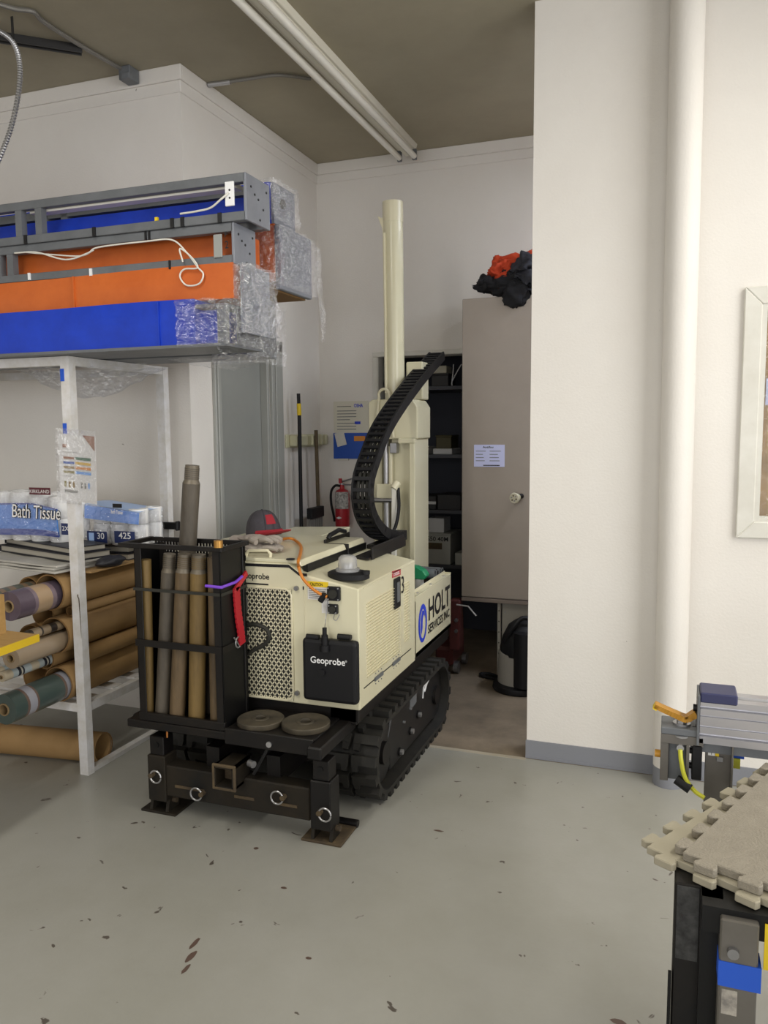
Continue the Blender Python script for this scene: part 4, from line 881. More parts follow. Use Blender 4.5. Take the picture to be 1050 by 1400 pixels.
# --- tracks
def make_track(x0, x1, side):
    yc0, yc1, r, zc = 3.125, 3.925, .168, .196
    def path(n=64):
        P = []; L = yc1-yc0; per = 2*L+2*math.pi*r
        def at_(s):
            s %= per
            if s < L: return (yc0+s, zc+r, 0, 1)
            s -= L
            if s < math.pi*r: a = math.pi/2-s/r; return (yc1+r*math.cos(a), zc+r*math.sin(a), math.cos(a), math.sin(a))
            s -= math.pi*r
            if s < L: return (yc1-s, zc-r, 0, -1)
            s -= L
            a = -math.pi/2-s/r; return (yc0+r*math.cos(a), zc+r*math.sin(a), math.cos(a), math.sin(a))
        return at_, per
    at_, per = path()
    n = 72; mb = MB(); vs = []
    for i in range(n):
        y, z, ny_, nz_ = at_(per*i/n)
        for x, k in ((x0, 0), (x1, 0), (x1, -.018), (x0, -.018)): vs.append((x, y+ny_*k, z+nz_*k))
    fs = [(i*4+a, i*4+(a+1) % 4, ((i+1) % n)*4+(a+1) % 4, ((i+1) % n)*4+a) for i in range(n) for a in range(4)]
    tr = mb.add(vs, fs).build('track', 'rubber', rig, smooth=True)
    # lugs: L-shaped bars, two columns
    wl = (x1-x0)/2-.008
    lug = MB().box(0, wl, -.020, .020, 0, .028); lug.prism([(0, -.020), (wl*.30, -.020), (wl*.26, -.048), (.006, -.048)], 2, 0, .026)
    me0 = lug.mesh('tread_lug'); me0.materials.append(MATS['rubber'])
    lug2 = MB().box(-wl, 0, -.020, .020, 0, .028); lug2.prism([(0, -.020), (-.006, -.048), (-wl*.26, -.048), (-wl*.30, -.020)], 2, 0, .026)
    me1 = lug2.mesh('tread_lug'); me1.materials.append(MATS['rubber'])
    N = 34
    for i in range(N):
        for c, me, xx in ((0, me0, (x0+x1)/2+.008), (1, me1, (x0+x1)/2-.008)):
            y, z, ny_, nz_ = at_(per*(i+.0*c)/N)
            o = bpy.data.objects.new('tread_lug', me); COL.objects.link(o); o.parent = tr
            nrm = Vector((0, ny_, nz_)); tx = Vector((1, 0, 0)); ty = nrm.cross(tx)
            p = Vector((xx, y, z))-nrm*.002-Vector(rig['_o'])
            o.matrix_local = Matrix(((tx.x, ty.x, nrm.x, p.x), (tx.y, ty.y, nrm.y, p.y), (tx.z, ty.z, nrm.z, p.z), (0, 0, 0, 1)))
    xo = x1-.035 if side > 0 else x0+.035
    xi = x0+.03 if side > 0 else x1-.03
    a, b = min(xo, xi), max(xo, xi)
    fr = MB().prism([(3.22, .075), (3.95, .075), (4.02, .16), (4.0, .30), (3.9, .335), (3.25, .335), (3.19, .24)], 0, a, b).build('track_frame', 'track_frame', rig, bevel=.006)
    ho = xo+side*.004
    for yw, rw in ((yc0, .128), (yc1, .128)):
        MB().cyl((a+.004, yw, zc), (b-.004, yw, zc), rw, n=24).build('drive_wheel', 'track_frame', fr, smooth=True)
        MB().cyl((ho-.01*side, yw, zc), (ho+.012*side, yw, zc), .05, n=20).build('hub', 'black_steel', fr, smooth=True)
    for k, (yw, zw) in enumerate(((3.34, .115), (3.50, .155), (3.62, .195))):
        MB().cyl((ho-.006*side, yw, zw), (ho+.004*side, yw, zw), .020, n=16).build('roller_boss', 'black_steel', fr, smooth=True)
        MB().cyl((ho+.004*side, yw, zw), (ho+.016*side, yw, zw), .013, n=6).build('roller_bolt', 'zinc', fr)
    for yw, zw in ((3.40, .235), (3.50, .265)): MB().cyl((ho-.004, yw, zw), (ho+.006*side, yw, zw), .006, n=8).build('small_bolt', 'zinc', fr)
    if side > 0:
        MB().prism([(3.50, .255), (3.60, .265), (3.60, .315), (3.50, .305)], 0, xo, xo+.002).build('data_plate', 'grey_steel', fr)
        MB().tube([(xo+.003, 3.70, .25), (xo+.003, 3.71, .30), (xo+.003, 3.78, .325), (xo+.003, 3.72, .285)], .0035, n=5).tube([(xo+.003, 3.73, .275), (xo+.003, 3.77, .305), (xo+.003, 3.82, .32), (xo+.003, 3.86, .335)], .0035, n=5).build('white_emblem', 'white_print', fr)
    return tr
make_track(-1.345, -1.115, 1)
make_track(-2.145, -1.915, -1)
# --- chassis
MB().box(-1.90, -1.36, 2.98, 4.45, .17, .465).build('chassis', 'black_steel', rig, bevel=.01)
MB().box(-1.30, -1.172, 2.90, 4.27, .405, .464).build('side_beam', 'black_steel', rig, bevel=.004)
MB().box(-2.09, -1.96, 2.90, 4.27, .405, .464).build('side_beam', 'black_steel', rig, bevel=.004)
MB().box(-2.09, -1.18, 2.90, 2.97, .395, .464).build('front_beam', 'black_steel', rig, bevel=.004)
# --- hood
prof = [(-2.09, .465), (XS, .465), (XS, .966), (-1.385, 1.008), (-1.425, 1.015), (-1.466, 1.052), (-2.09, 1.052)]
hood = MB().prism(prof, 1, YF, 3.62).build('hood', 'cream', rig, bevel=.006, seg=2)
lid = MB().prism([(-2.07, 1.052), (-1.43, 1.052), (-1.41, 1.040), (-1.42, 1.068), (-2.07, 1.068)], 1, YF+.004, 3.60).build('hood_lid', 'cream', rig, bevel=.004)
MB().box(-1.425, -1.405, YF+.05, 3.60, 1.012, 1.045).build('lid_seam', 'black_paint', rig)
MB().box(-1.0-.6, -1.50, 3.62, 3.70, .9, 1.02).build('rear_block', 'black_steel', rig)
a = A(420, 737, 1, 3.72); b = A(470, 722, 1, 3.95)
MB().prism([(-2.0, 1.0), (-1.68, 1.0), (-1.66, 1.064), (-2.0, 1.052)], 1, 3.63, 4.02).build('rear_cover', 'cream', rig, bevel=.004)
# lid handle
h = [fp(337, 771, .0), fp(337, 756), fp(340, 753), fp(367, 753), fp(370, 756), fp(370, 771)]
hy = 2.93
h = [A(px_, py_, 1, hy) for px_, py_ in ((337, 770), (337, 757), (340, 753), (366, 753), (370, 757), (370, 770))]
h[0].z = h[-1].z = 1.06
MB().tube(h, .007, n=10).build('handle', 'cream_metal', lid, smooth=True)
q = A(397, 765, 2, 1.07); MB().cyl(q, q+Vector((0, 0, .004)), .018, n=16).build('latch_plug', 'black_plastic', lid)
# front black accent stripe
st = [fp(331, 774), fp(395, 774), fp(409, 785), fp(420, 786)]; st[0].x = -2.07
m_ = MB()
for i in range(3):
    p, q = st[i], st[i+1]; m_.add([Vector((p.x, YF-.002, p.z+.006)), Vector((q.x, YF-.002, q.z+.006)), Vector((q.x, YF-.002, q.z-.006)), Vector((p.x, YF-.002, p.z-.006))], [(0, 1, 2, 3)])
m_.build('accent_stripe', 'black_print', hood)
p, q = fp(318, 796), fp(367, 796); MB().box(p.x, q.x, YF-.002, YF, p.z-.003, p.z+.003).build('accent_stripe', 'black_print', hood)
e = fp(368, 781); s_ = fp(333, 791); wd = (e.x-s_.x)*8/7.0
text_mb('Geoprobe', 1, (e.x-wd, YF-.0015, s_.z-.006), (1, 0, 0), (0, 0, 1), fit=(wd, .034), bold=.016, depth=0).build('lettering', 'black_print', hood)
# front grille of expanded metal
gx0, gx1, gz0, gz1 = -2.02, fp(400, 860).x, fp(360, 956).z+.01, fp(360, 803).z
mat('grille_dark', '26251f', 0.7)
MB().box(gx0, gx1, YF-.002, YF+.002, gz0, gz1).build('grille_backing', 'grille_dark', hood)
m_ = MB(); cw_, ch_ = .0215, .030; nc = int((gx1-gx0)/(cw_/2)); nr = int((gz1-gz0)/(ch_/2))
cw2 = (gx1-gx0)/nc; ch2 = (gz1-gz0)/nr
for i in range(nc):
    for j in range(nr):
        x_, z_ = gx0+i*cw2, gz0+j*ch2
        p, q = (Vector((x_, YF-.004, z_)), Vector((x_+cw2, YF-.004, z_+ch2))) if (i+j) % 2 else (Vector((x_, YF-.004, z_+ch2)), Vector((x_+cw2, YF-.004, z_)))
        d = (q-p).normalized(); s2 = Vector((-d.z, 0, d.x))*.0026
        m_.add([p+s2, q+s2, q-s2, p-s2], [(0, 1, 2, 3)])
g_ = m_.build('expanded_metal', 'cream_metal', hood); g_['kind'] = 'stuff'
rr = .035
fr_ = []
for cx_, cz_, a0 in ((gx1-rr, gz1-rr, 0), (gx0+rr, gz1-rr, 90), (gx0+rr, gz0+rr, 180), (gx1-rr, gz0+rr, 270)):
    fr_ += [Vector((cx_+rr*math.cos(R(a0+k*15)), YF-.004, cz_+rr*math.sin(R(a0+k*15)))) for k in range(7)]
MB().tube(fr_, .005, n=6, closed=True).build('grille_rim', 'cream_metal', hood, smooth=True)
for sx_, sz_ in ((1, 1), (-1, 1), (-1, -1), (1, -1)):   # rounded corners of the opening
    cx_, cz_ = (gx1 if sx_ > 0 else gx0), (gz1 if sz_ > 0 else gz0)
    pl = [(cx_, cz_)] + [(cx_-sx_*rr+sx_*rr*math.cos(R(k*15)), cz_-sz_*rr+sz_*rr*math.sin(R(k*15))) for k in range(7)]
    MB().prism(pl, 1, YF-.006, YF-.003).build('grille_corner', 'cream', hood)
for px_, py_ in ((406, 804), (407, 947)):
    q = fp(px_, py_); MB().cyl(q, q-Vector((0, .012, 0)), .010, n=14).build('quarter_latch', 'steel', hood, smooth=True)
q = fp(415, 804); MB().cb(q, (.006, .004, .014)).build('key_slot', 'black_print', hood)
x_ = fp(418, 880).x; MB().box(x_-.002, x_+.002, YF-.0015, YF, .475, 1.0).build('panel_crease', 'cream_metal', hood)
# black plastic cover with lettering
c0, c1_ = fp(412, 872, .045), fp(488, 962, .045)
cov = MB().box(c0.x, c1_.x, YF-.045, YF-.001, c1_.z-.012, c0.z).build('battery_cover', 'black_plastic', rig, bevel=.016, seg=3)
for px_ in (428, 471): 
    q = fp(px_, 871, .03); MB().cyl(q+Vector((-.028, 0, .0)), q+Vector((.028, 0, 0)), .012, n=12).build('cover_lug', 'black_plastic', cov, smooth=True)
q = fp(444, 880, .05)
MB().cyl(q+Vector((0, 0, -.02)), q+Vector((0, 0, .035)), .014, n=14).cyl(q+Vector((0, 0, .035)), q+Vector((0, 0, .065)), .009, n=14).cyl(q+Vector((0, 0, -.03)), q+Vector((0, 0, -.005)), .02, n=14).build('plug', 'black_plastic', cov, smooth=True)
MB().tube(spline([q+Vector((0, 0, .06)), fp(445, 850, .02), fp(447, 830, .01), fp(448, 818, .01)], 5), .0018, n=5).build('wire', 'steel', cov)
q = fp(441, 919, .047); MB().cyl(q+Vector((0, .002, 0)), q-Vector((0, .008, 0)), .013, n=16).build('center_knob', 'black_plastic', cov, smooth=True)
s_, e = fp(424.5, 907, .047), fp(474, 898, .047)
text_mb('Geoprobe', 1, (s_.x, YF-.0465, s_.z-.005), (1, 0, 0), (0, 0, 1), fit=((e.x-s_.x)*.95, .036), bold=.014, depth=0).build('lettering', 'white_print', cov)
text_mb('®', 1, (e.x-.008, YF-.0465, s_.z+.018), (1, 0, 0), (0, 0, 1), fit=(.009, .009), depth=0).build('lettering', 'white_print', cov)
# caution label, sockets
a, b = fp(421, 819), fp(449, 796)
lab = MB().box(a.x, b.x, YF-.0015, YF, a.z, b.z).build('caution_label', 'paper', hood)
MB().box(a.x, b.x, YF-.0025, YF-.001, b.z-.022, b.z).build('yellow_header', 'yellow', lab) if False else MB().box(a.x, b.x, YF-.0025, YF-.001, b.z-.022, b.z).build('header', 'yellow', hood)
text_mb('CAUTION', 1, (a.x+.012, YF-.003, b.z-.018), (1, 0, 0), (0, 0, 1), fit=(.056, .013), bold=.015, depth=0).build('lettering', 'black_print', hood)
for i in range(6): MB().box(a.x+.005, b.x-.008-.006*(i % 3), YF-.002, YF-.0015, b.z-.032-.0075*i, b.z-.0295-.0075*i).build('print_line', 'grey_steel', hood)
for (x0_, y0_, x1_, y1_) in ((449, 820, 466, 802), (450, 838, 463, 826)):
    a, b = fp(x0_, y0_), fp(x1_, y1_)
    so = MB().box(a.x, b.x, YF-.016, YF, a.z, b.z).build('socket_box', 'black_plastic', rig, bevel=.003)
    MB().cyl(((a.x+b.x)/2, YF-.016, (a.z+b.z)/2), ((a.x+b.x)/2, YF-.026, (a.z+b.z)/2), (b.x-a.x)*.33, n=16).build('socket_cap', 'grille_dark', so, smooth=True)
    for sx_ in (a.x+.006, b.x-.006):
        for sz_ in (a.z+.006, b.z-.006): MB().cyl((sx_, YF-.016, sz_), (sx_, YF-.018, sz_), .003, n=8).build('screw', 'zinc', so)
a, b = fp(440, 838), fp(450, 818); MB().box(a.x, b.x, YF-.001, YF+.001, a.z, b.z).build('data_sticker', 'paper', hood)
q = fp(438, 822, .03); MB().cyl(q, fp(444, 812, .03), .012, n=12).build('socket_plug', 'black_plastic', rig, smooth=True)
MB().tube(spline([fp(458, 838, .016), fp(456, 846, .02), fp(460, 848, .02), fp(464, 840, .016)], 5), .0016, n=5).build('cap_wire', 'steel', rig)
# orange power cord from the socket up over the hood
MB().tube(spline([fp(447, 816, .03), fp(436, 811, .035), fp(425, 803, .035), fp(415, 792, .035), fp(411, 784, .03), fp(408, 774, .02), A(408, 766, 2, 1.080), A(411, 755, 2, 1.077), A(411, 746, 2, 1.077), A(404, 739, 2, 1.077), A(396, 736, 2, 1.085), A(386, 737, 2, 1.078)], 7), .0065, n=8).build('orange_cord', 'orange_cord', rig, smooth=True)
# side: louvres, latch, labels, hinges
def slats(p00, p01, p11, p10, n, nm):
    # corners: bottom front, top front, top rear, bottom rear on the side plane
    m1 = MB()
    y0_, y1_ = p00.y, p11.y
    for i in range(n):
        t0, t1 = i/n, (i+.55)/n
        zf0, zf1 = p00.z+(p01.z-p00.z)*t0, p00.z+(p01.z-p00.z)*t1
        zr0, zr1 = p10.z+(p11.z-p10.z)*t0, p10.z+(p11.z-p10.z)*t1
        m1.add([(XS, y0_, zf0), (XS+.008, y0_, zf1), (XS, y0_, zf1), (XS, y1_, zr0), (XS+.008, y1_, zr1), (XS, y1_, zr1)], [(0, 1, 2), (3, 5, 4), (0, 3, 4, 1), (1, 4, 5, 2), (0, 2, 5, 3)])
    o = m1.build(nm, 'cream_metal', hood); o['kind'] = 'stuff'; return o
slats(Vector((XS, 2.965, .575)), Vector((XS, 2.965, .895)), Vector((XS, 3.37, .895)), Vector((XS, 3.37, .575)), 24, 'louvres')
slats(Vector((XS, 3.45, .60)), Vector((XS, 3.45, .885)), Vector((XS, 3.52, .885)), Vector((XS, 3.52, .60)), 22, 'louvres')
MB().box(XS, XS+.0015, 3.398, 3.403, .56, .95).build('panel_line', 'cream_metal', hood)
for z_ in (.545, .96): MB().box(XS, XS+.002, 2.93, 3.55, z_-.002, z_+.002).build('panel_line', 'grille_dark' if z_ < .6 else 'cream_metal', hood)
la = MB().box(XS, XS+.010, 3.30, 3.378, .79, .93).build('door_latch', 'black_plastic', hood, bevel=.004)
MB().box(XS+.009, XS+.013, 3.322, 3.356, .82, .91).build('latch_paddle', 'grey_steel', rig)
a_, b_ = Vector((XS, 3.292, .945)), Vector((XS, 3.40, .978))
MB().prism([(3.285, .938), (3.40, .932), (3.40, .960), (3.285, .968)], 0, XS, XS+.002).build('red_label', 'label_red', hood)
text_mb('DIESEL', 1, (XS+.0025, 3.30, .943), (0, 1, -.04), (0, 0, 1), fit=(.085, .014), depth=0, bold=.01).build('lettering', 'white_print', hood)
text_mb('3', 1, (XS+.003, 3.408, .842), (0, 1, 0), (0, 0, 1), fit=(.036, .080), depth=0, bold=.0).build('lettering', 'black_print', hood)
for y_, z_ in ((3.10, .545), (3.33, .545)):
    MB().box(XS, XS+.006, y_-.05, y_+.05, z_-.008, z_+.008).build('hinge', 'grey_steel', hood)
    for dy in (-.035, 0, .035):
        for dz in (-.022, .022): MB().cyl((XS, y_+dy, z_+dz), (XS+.003, y_+dy, z_+dz), .003, n=6).build('rivet', 'grey_steel', hood)
# amber-less clear beacon
q = A(478, 789, 2, .992); Mo = Matrix.Scale(1.35, 4, (1, 0, 0)) if False else None
be = MB().lathe([(.062, 0), (.072, .006), (.072, .026), (.06, .034)], (0, 0, 0), n=28)
be.v = [Vector((v.x*1.25, v.y*.9, v.z+.0))+Vector((q.x-.005, q.y, q.z-.008)) for v in be.v]
be = be.build('beacon', 'black_plastic', rig, smooth=True)
m_ = bpy.data.materials.new('beacon_lens'); m_.use_nodes = True; MATS['beacon_lens'] = m_
bs = m_.node_tree.nodes['Principled BSDF']; bs.inputs['Base Color'].default_value = (.72, .72, .72, 1); bs.inputs['Roughness'].default_value = .15; bs.inputs['Transmission Weight'].default_value = .6; bs.inputs['Alpha'].default_value = .85
MB().lathe([(.050, 0), (.050, .012), (.040, .016), (.038, .055), (.028, .066), (.010, .069)], (q.x-.008, q.y, q.z+.024), n=24).build('lens', 'beacon_lens', be, smooth=True)
MB().cyl((q.x+.075, q.y-.01, q.z+.018), (q.x+.075, q.y-.01, q.z+.032), .018, n=14).build('vent_cap', 'black_plastic', be, smooth=True)
MB().cyl((q.x-.008, q.y, q.z+.025), (q.x-.008, q.y, q.z+.055), .018, n=12).build('bulb', 'zinc', be, smooth=True)
# --- side tool bin with company lettering
bin_ = MB().box(-1.36, XS, 3.625, 4.285, .478, .50).box(XS-.006, XS, 3.625, 4.285, .478, .782).box(-1.36, -1.354, 3.625, 4.285, .478, .79).box(-1.36, XS, 4.279, 4.285, .478, .79).box(-1.36, XS, 3.625, 3.631, .478, .76).build('tool_bin', 'cream', rig, bevel=.001)
MB().box(XS-.034, XS-.006, 3.66, 4.28, .772, .782).box(XS-.038, XS-.034, 3.66, 4.28, .755, .798).build('bin_flange', 'cream_metal', bin_, bevel=.001)
for y_ in (3.72, 3.95, 4.2): MB().cyl((XS-.02, y_, .782), (XS-.02, y_, .787), .007, n=8).build('bolt', 'zinc', bin_)
def sidetext(t, y0_, y1_, z0_, z1_, nm='lettering', b=.0): text_mb(t, 1, (XS+.001, y0_, z0_), (0, 1, 0), (0, 0, 1), fit=(y1_-y0_, z1_-z0_), depth=.0005, bold=b).build(nm, 'black_print', bin_)
sidetext('HOLT', 3.845, 4.255, .610, .728, b=.022)
sidetext('SERVICES INC', 3.835, 4.250, .545, .592, b=.022)
def ell(cy, cz, ry, rz, n=40): return [(cy+ry*math.cos(2*math.pi*k/n), cz+rz*math.sin(2*math.pi*k/n)) for k in range(n)]
o_, i_ = ell(3.742, .625, .072, .098), ell(3.744, .622, .047, .074)
m_ = MB(); n_ = len(o_)
m_.add([(XS+.0012, *p) for p in o_]+[(XS+.0012, *p) for p in i_], [(k, (k+1) % n_, n_+(k+1) % n_, n_+k) for k in range(n_)]); m_.build('ring_emblem', 'blue_print', bin_)
sw = [(3.706, .60), (3.712, .655), (3.735, .692), (3.768, .684), (3.786, .64), (3.768, .664), (3.752, .662), (3.741, .640), (3.737, .60), (3.722, .570)]
MB().add([(XS+.0014, *p) for p in sw], [tuple(range(len(sw)))]).build('swoosh_emblem', 'blue_print', bin_)
# --- mast at the rear
mast = MB().cyl((-1.514, 4.36, 1.70), (-1.520, 4.36, 2.86), .057, n=32).build('mast_cylinder', 'cream', rig, smooth=True)
MB().cyl((-1.5195, 4.36, 2.755), (-1.520, 4.36, 2.864), .0585, n=32).build('end_cap', 'cream_metal', mast, smooth=True)
MB().tube([(-1.555, 4.31, 2.69), (-1.552, 4.31, 2.3), (-1.548, 4.305, 1.80)], .009, n=8).build('side_line', 'cream_metal', mast, smooth=True)
MB().prism([(-1.60, 2.79), (-1.575, 2.775), (-1.545, 2.79), (-1.545, 2.66), (-1.56, 2.66), (-1.575, 2.73)], 1, 4.325, 4.337).build('hose_guide', 'cream_metal', mast)
fr2 = MB().prism([(-1.645, 1.54), (-1.35, 1.54), (-1.35, 1.72), (-1.38, 1.765), (-1.62, 1.765), (-1.645, 1.75)], 1, 4.27, 4.52).build('mast_head', 'cream', rig, bevel=.006)
MB().box(-1.46, -1.36, 4.40, 4.52, 1.765, 1.98).build('mast_column', 'cream', fr2, bevel=.006)
MB().tube([(-1.60, 4.26, 1.55), (-1.575, 4.26, 1.78)]+arc((-1.545, 4.26, 1.79), .032, math.pi, 0, 8)+[(-1.50, 4.26, 1.74), (-1.49, 4.26, 1.55)], .008, n=8).build('guard_loop', 'cream_metal', fr2, smooth=True)
mf = MB().box(-1.52, -1.40, 4.31, 4.50, .40, 1.54).build('mast_foot', 'cream', rig, bevel=.004)
MB().box(-1.395, -1.362, 4.25, 4.52, .40, 1.545).build('mast_flange', 'cream', mf, bevel=.005)
MB().box(-1.46, -1.36, 4.245, 4.29, 1.515, 1.545).build('flange_cap', 'cream', mf, bevel=.005)
MB().box(-1.64, -1.585, 4.33, 4.50, .40, 1.54).build('mast_rail', 'cream', mf, bevel=.004)
MB().cyl((-1.548, 4.30, .85), (-1.548, 4.30, 1.54), .016, n=14).build('feed_rod', 'zinc', mf, smooth=True)
MB().cyl((-1.515, 4.285, 1.28), (-1.515, 4.285, 1.50), .013, n=14).build('feed_cylinder', 'cream_metal', mf, smooth=True)
MB().box(-1.59, -1.49, 4.24, 4.30, 1.20, 1.285).build('carriage_block', 'cream', mf, bevel=.004)
MB().cyl((-1.64, 4.22, 1.195), (-1.46, 4.22, 1.195), .013, n=12).build('cross_shaft', 'steel', mf, smooth=True)
q = A(520, 615, 1, 4.26); MB().box(-1.51, -1.47, 4.25, 4.30, 1.46, 1.52).build('clevis', 'steel', mf, bevel=.004)
le = MB().bar((-1.468, 4.19, .80), (-1.462, 4.19, 1.27), .03, .018, up=(0, 1, 0)).build('control_lever', 'white_metal', rig, bevel=.004)
MB().cyl((-1.463, 4.18, 1.265), (-1.445, 4.20, 1.30), .022, n=14).build('lever_knob', 'cream_metal', le, smooth=True)
for z_ in (.93, .97): MB().cyl((-1.467, 4.18, z_), (-1.467, 4.176, z_), .006, n=8).build('bolt', 'steel', le)
MB().tube(spline([(-1.44, 4.19, 1.27), (-1.43, 4.17, 1.15), (-1.45, 4.15, 1.04), (-1.50, 4.1, .98)], 6), .010, n=8).build('black_hose', 'black_plastic', rig, smooth=True)
# --- energy chain
XC = -1.37
cp = [A(px_, py_, 0, XC) for px_, py_ in ((597, 487), (568, 520), (538, 560), (520, 590), (508, 620), (497, 655), (496, 685), (503, 710), (518, 728), (537, 734))]
cs = spline(cp, 24)
dist = [0]
for i in range(1, len(cs)): dist.append(dist[-1]+(cs[i]-cs[i-1]).length)
def chain_at(s):
    for i in range(1, len(cs)):
        if dist[i] >= s:
            t_ = (s-dist[i-1])/(dist[i]-dist[i-1]); return cs[i-1]+(cs[i]-cs[i-1])*t_
    return cs[-1]
ec_ = thing('chain_anchor', tuple(rig['_o']), '', '') if False else None
chain = MB().bar(cs[-1], cs[-1]+Vector((0, .10, 0)), .09, .05).build('cable_carrier', 'black_plastic', rig)
pl_ = .047; N = int(dist[-1]/pl_)
lk = MB()
hw = .043
for s2 in (-1, 1): lk.prism([(-.028, -.026), (.028, -.026), (.034, 0), (.028, .026), (-.028, .026), (-.034, 0)], 0, s2*hw-(.005), s2*hw+.005)
lk.box(-hw, hw, -.009, .009, .017, .027); lk.box(-hw, hw, -.009, .009, -.027, -.017)
lkm = lk.mesh('chain_link'); lkm.materials.append(MATS['black_plastic'])
for i in range(N):
    p0_, p1_ = chain_at(i*pl_), chain_at((i+1)*pl_); d = (p1_-p0_).normalized(); tx = Vector((1, 0, 0)); nz_ = tx.cross(d)
    c = (p0_+p1_)/2-Vector(rig['_o'])
    o = bpy.data.objects.new('chain_link', lkm); COL.objects.link(o); o.parent = chain
    o.matrix_local = Matrix(((tx.x, d.x, nz_.x, c.x), (tx.y, d.y, nz_.y, c.y), (tx.z, d.z, nz_.z, c.z), (0, 0, 0, 1)))
for k, dx in enumerate((-.022, 0, .022)): MB().tube([p+Vector((dx, 0, 0)) for p in cs[::6]], .009, n=8).build('hose', 'grille_dark', chain, smooth=True)
cbk = MB().box(-1.50, -1.30, 3.42, 3.44, .99, 1.0).build('carrier_bracket', 'black_steel', rig)
MB().box(-1.52, -1.30, 3.36, 3.62, 1.0, 1.008).build('bracket_base', 'black_steel', cbk)
MB().box(-1.525, -1.515, 3.36, 3.66, 1.0, 1.085).build('bracket_side', 'black_steel', cbk, bevel=.002)
MB().box(-1.305, -1.295, 3.40, 3.86, .995, 1.055).build('bracket_side', 'black_steel', cbk, bevel=.002)
MB().box(-1.525, -1.40, 3.36, 3.37, 1.0, 1.07).build('bracket_side', 'black_steel', cbk, bevel=.002)
MB().tube([(-1.52, 3.40, 1.085), (-1.515, 3.41, 1.10), (-1.505, 3.50, 1.115), (-1.50, 3.56, 1.10)], .011, n=10).build('rubber_hose', 'black_plastic', cbk, smooth=True)
MB().box(-1.41, -1.31, 3.62, 3.93, .985, 1.03).build('bracket_arm', 'black_steel', cbk)
# --- front tray, outriggers and beam
MB().box(-1.64, -1.255, 2.64, 2.90, .395, .420).box(-1.64, -1.255, 2.635, 2.655, .36, .425).build('front_tray', 'black_steel', rig, bevel=.003)
tb = MB().box(-1.265, -1.205, 2.60, 2.95, .362, .412).build('side_tube', 'black_steel', rig, bevel=.006)
tb2 = MB().box(-2.13, -2.075, 2.70, 2.95, .352, .402).build('side_tube', 'black_steel', rig, bevel=.006)
MB().box(-2.11, -1.60, 2.64, 2.90, .372, .405).build('rack_base', 'black_steel', rig, bevel=.004)
MB().cyl((-1.44, 2.634, .385), (-1.44, 2.628, .385), .012, n=8).build('bolt', 'zinc', rig)
bmr = MB().box(-1.97, -1.285, 2.665, 2.745, .082, .215).build('outrigger_beam', 'dirty_black', rig, bevel=.006)
for x0_, x1_ in ((-1.90, -1.76), (-1.62, -1.53), (-1.43, -1.34)): MB().box(x0_, x1_, 2.662, 2.667, .128, .139).build('rust_streak', 'rust', bmr)
MB().box(-1.78, -1.72, 2.72, 3.0, .19, .30).build('beam_arm', 'black_steel', bmr)
MB().box(-1.50, -1.44, 2.72, 3.0, .19, .30).build('beam_arm', 'black_steel', bmr)
rc = MB()
rx0, rx1, rz0, rz1 = -1.668, -1.575, .195, .288
rc.box(rx0, rx1, 2.59, 2.72, rz0, rz0+.01).box(rx0, rx1, 2.59, 2.72, rz1-.01, rz1).box(rx0, rx0+.01, 2.59, 2.72, rz0, rz1).box(rx1-.01, rx1, 2.59, 2.72, rz0, rz1)
rcv = rc.build('hitch_receiver', 'dirty_black', rig)
MB().box(rx0+.01, rx1-.01, 2.66, 2.664, rz0+.01, rz1-.01).build('rusty_inside', 'rust', rcv)
MB().box(rx0-.006, rx1+.006, 2.588, 2.60, rz0-.006, rz0+.006).box(rx0-.006, rx1+.006, 2.588, 2.60, rz1-.006, rz1+.006).box(rx0-.006, rx0+.006, 2.588, 2.60, rz0, rz1).box(rx1-.006, rx1+.006, 2.588, 2.60, rz0, rz1).build('receiver_collar', 'rust', rcv, bevel=.003)
MB().cyl((-1.545, 2.66, .285), (-1.52, 2.65, .285), .014, n=10).build('receiver_bolt', 'zinc', rig)
def ring_pin(x, z, y, side=-1):
    pn = MB().cyl((x, y+.01, z), (x, y-.022, z), .011, n=10).build('hitch_pin', 'rust', rig, smooth=True)
    MB().tube(arc((x+side*.024, y-.018, z-.002), .026, 0, 2*math.pi*.97, 20), .0035, n=6, closed=False).build('pull_ring', 'zinc', pn, smooth=True)
for sx, xc_ in ((1, -1.237), (-1, -1.985)):
    po = MB().box(xc_-.043, xc_+.043, 2.655, 2.745, .058, .255).build('leg_sleeve', 'dirty_black' if sx < 0 else 'black_steel', rig, bevel=.004)
    MB().box(xc_-.034, xc_+.034, 2.664, 2.736, .255, .335).build('inner_leg', 'black_steel', po, bevel=.003)
    MB().cyl((xc_, 2.665, .30), (xc_, 2.660, .30), .012, n=12).build('pin_hole', 'black_paint', po)
    ft = MB().box(xc_-.088, xc_+.082, 2.66, 2.83, 0, .010).build('foot_pad', 'dirty_black' if sx < 0 else 'rust', rig, bevel=.002)
    MB().cyl((xc_-.05, 2.83, .0155), (xc_+.085, 2.83, .0155), .016, n=10).build('pad_roll', 'black_steel', ft, smooth=True)
    for dx in (-.05, .028): MB().prism([(2.67, .01), (2.75, .01), (2.735, .075), (2.69, .085)], 0, xc_+dx, xc_+dx+.014).build('pad_ear', 'dirty_black', ft)
    MB().cyl((xc_-.06, 2.71, .05), (xc_+.06, 2.71, .05), .012, n=10).build('pivot_pin', 'rust', ft, smooth=True)
ring_pin(-1.235, .137, 2.655, 1); ring_pin(-1.395, .168, 2.665, -1); ring_pin(-1.765, .125, 2.665, -1); ring_pin(-2.0, .175, 2.655, 1)
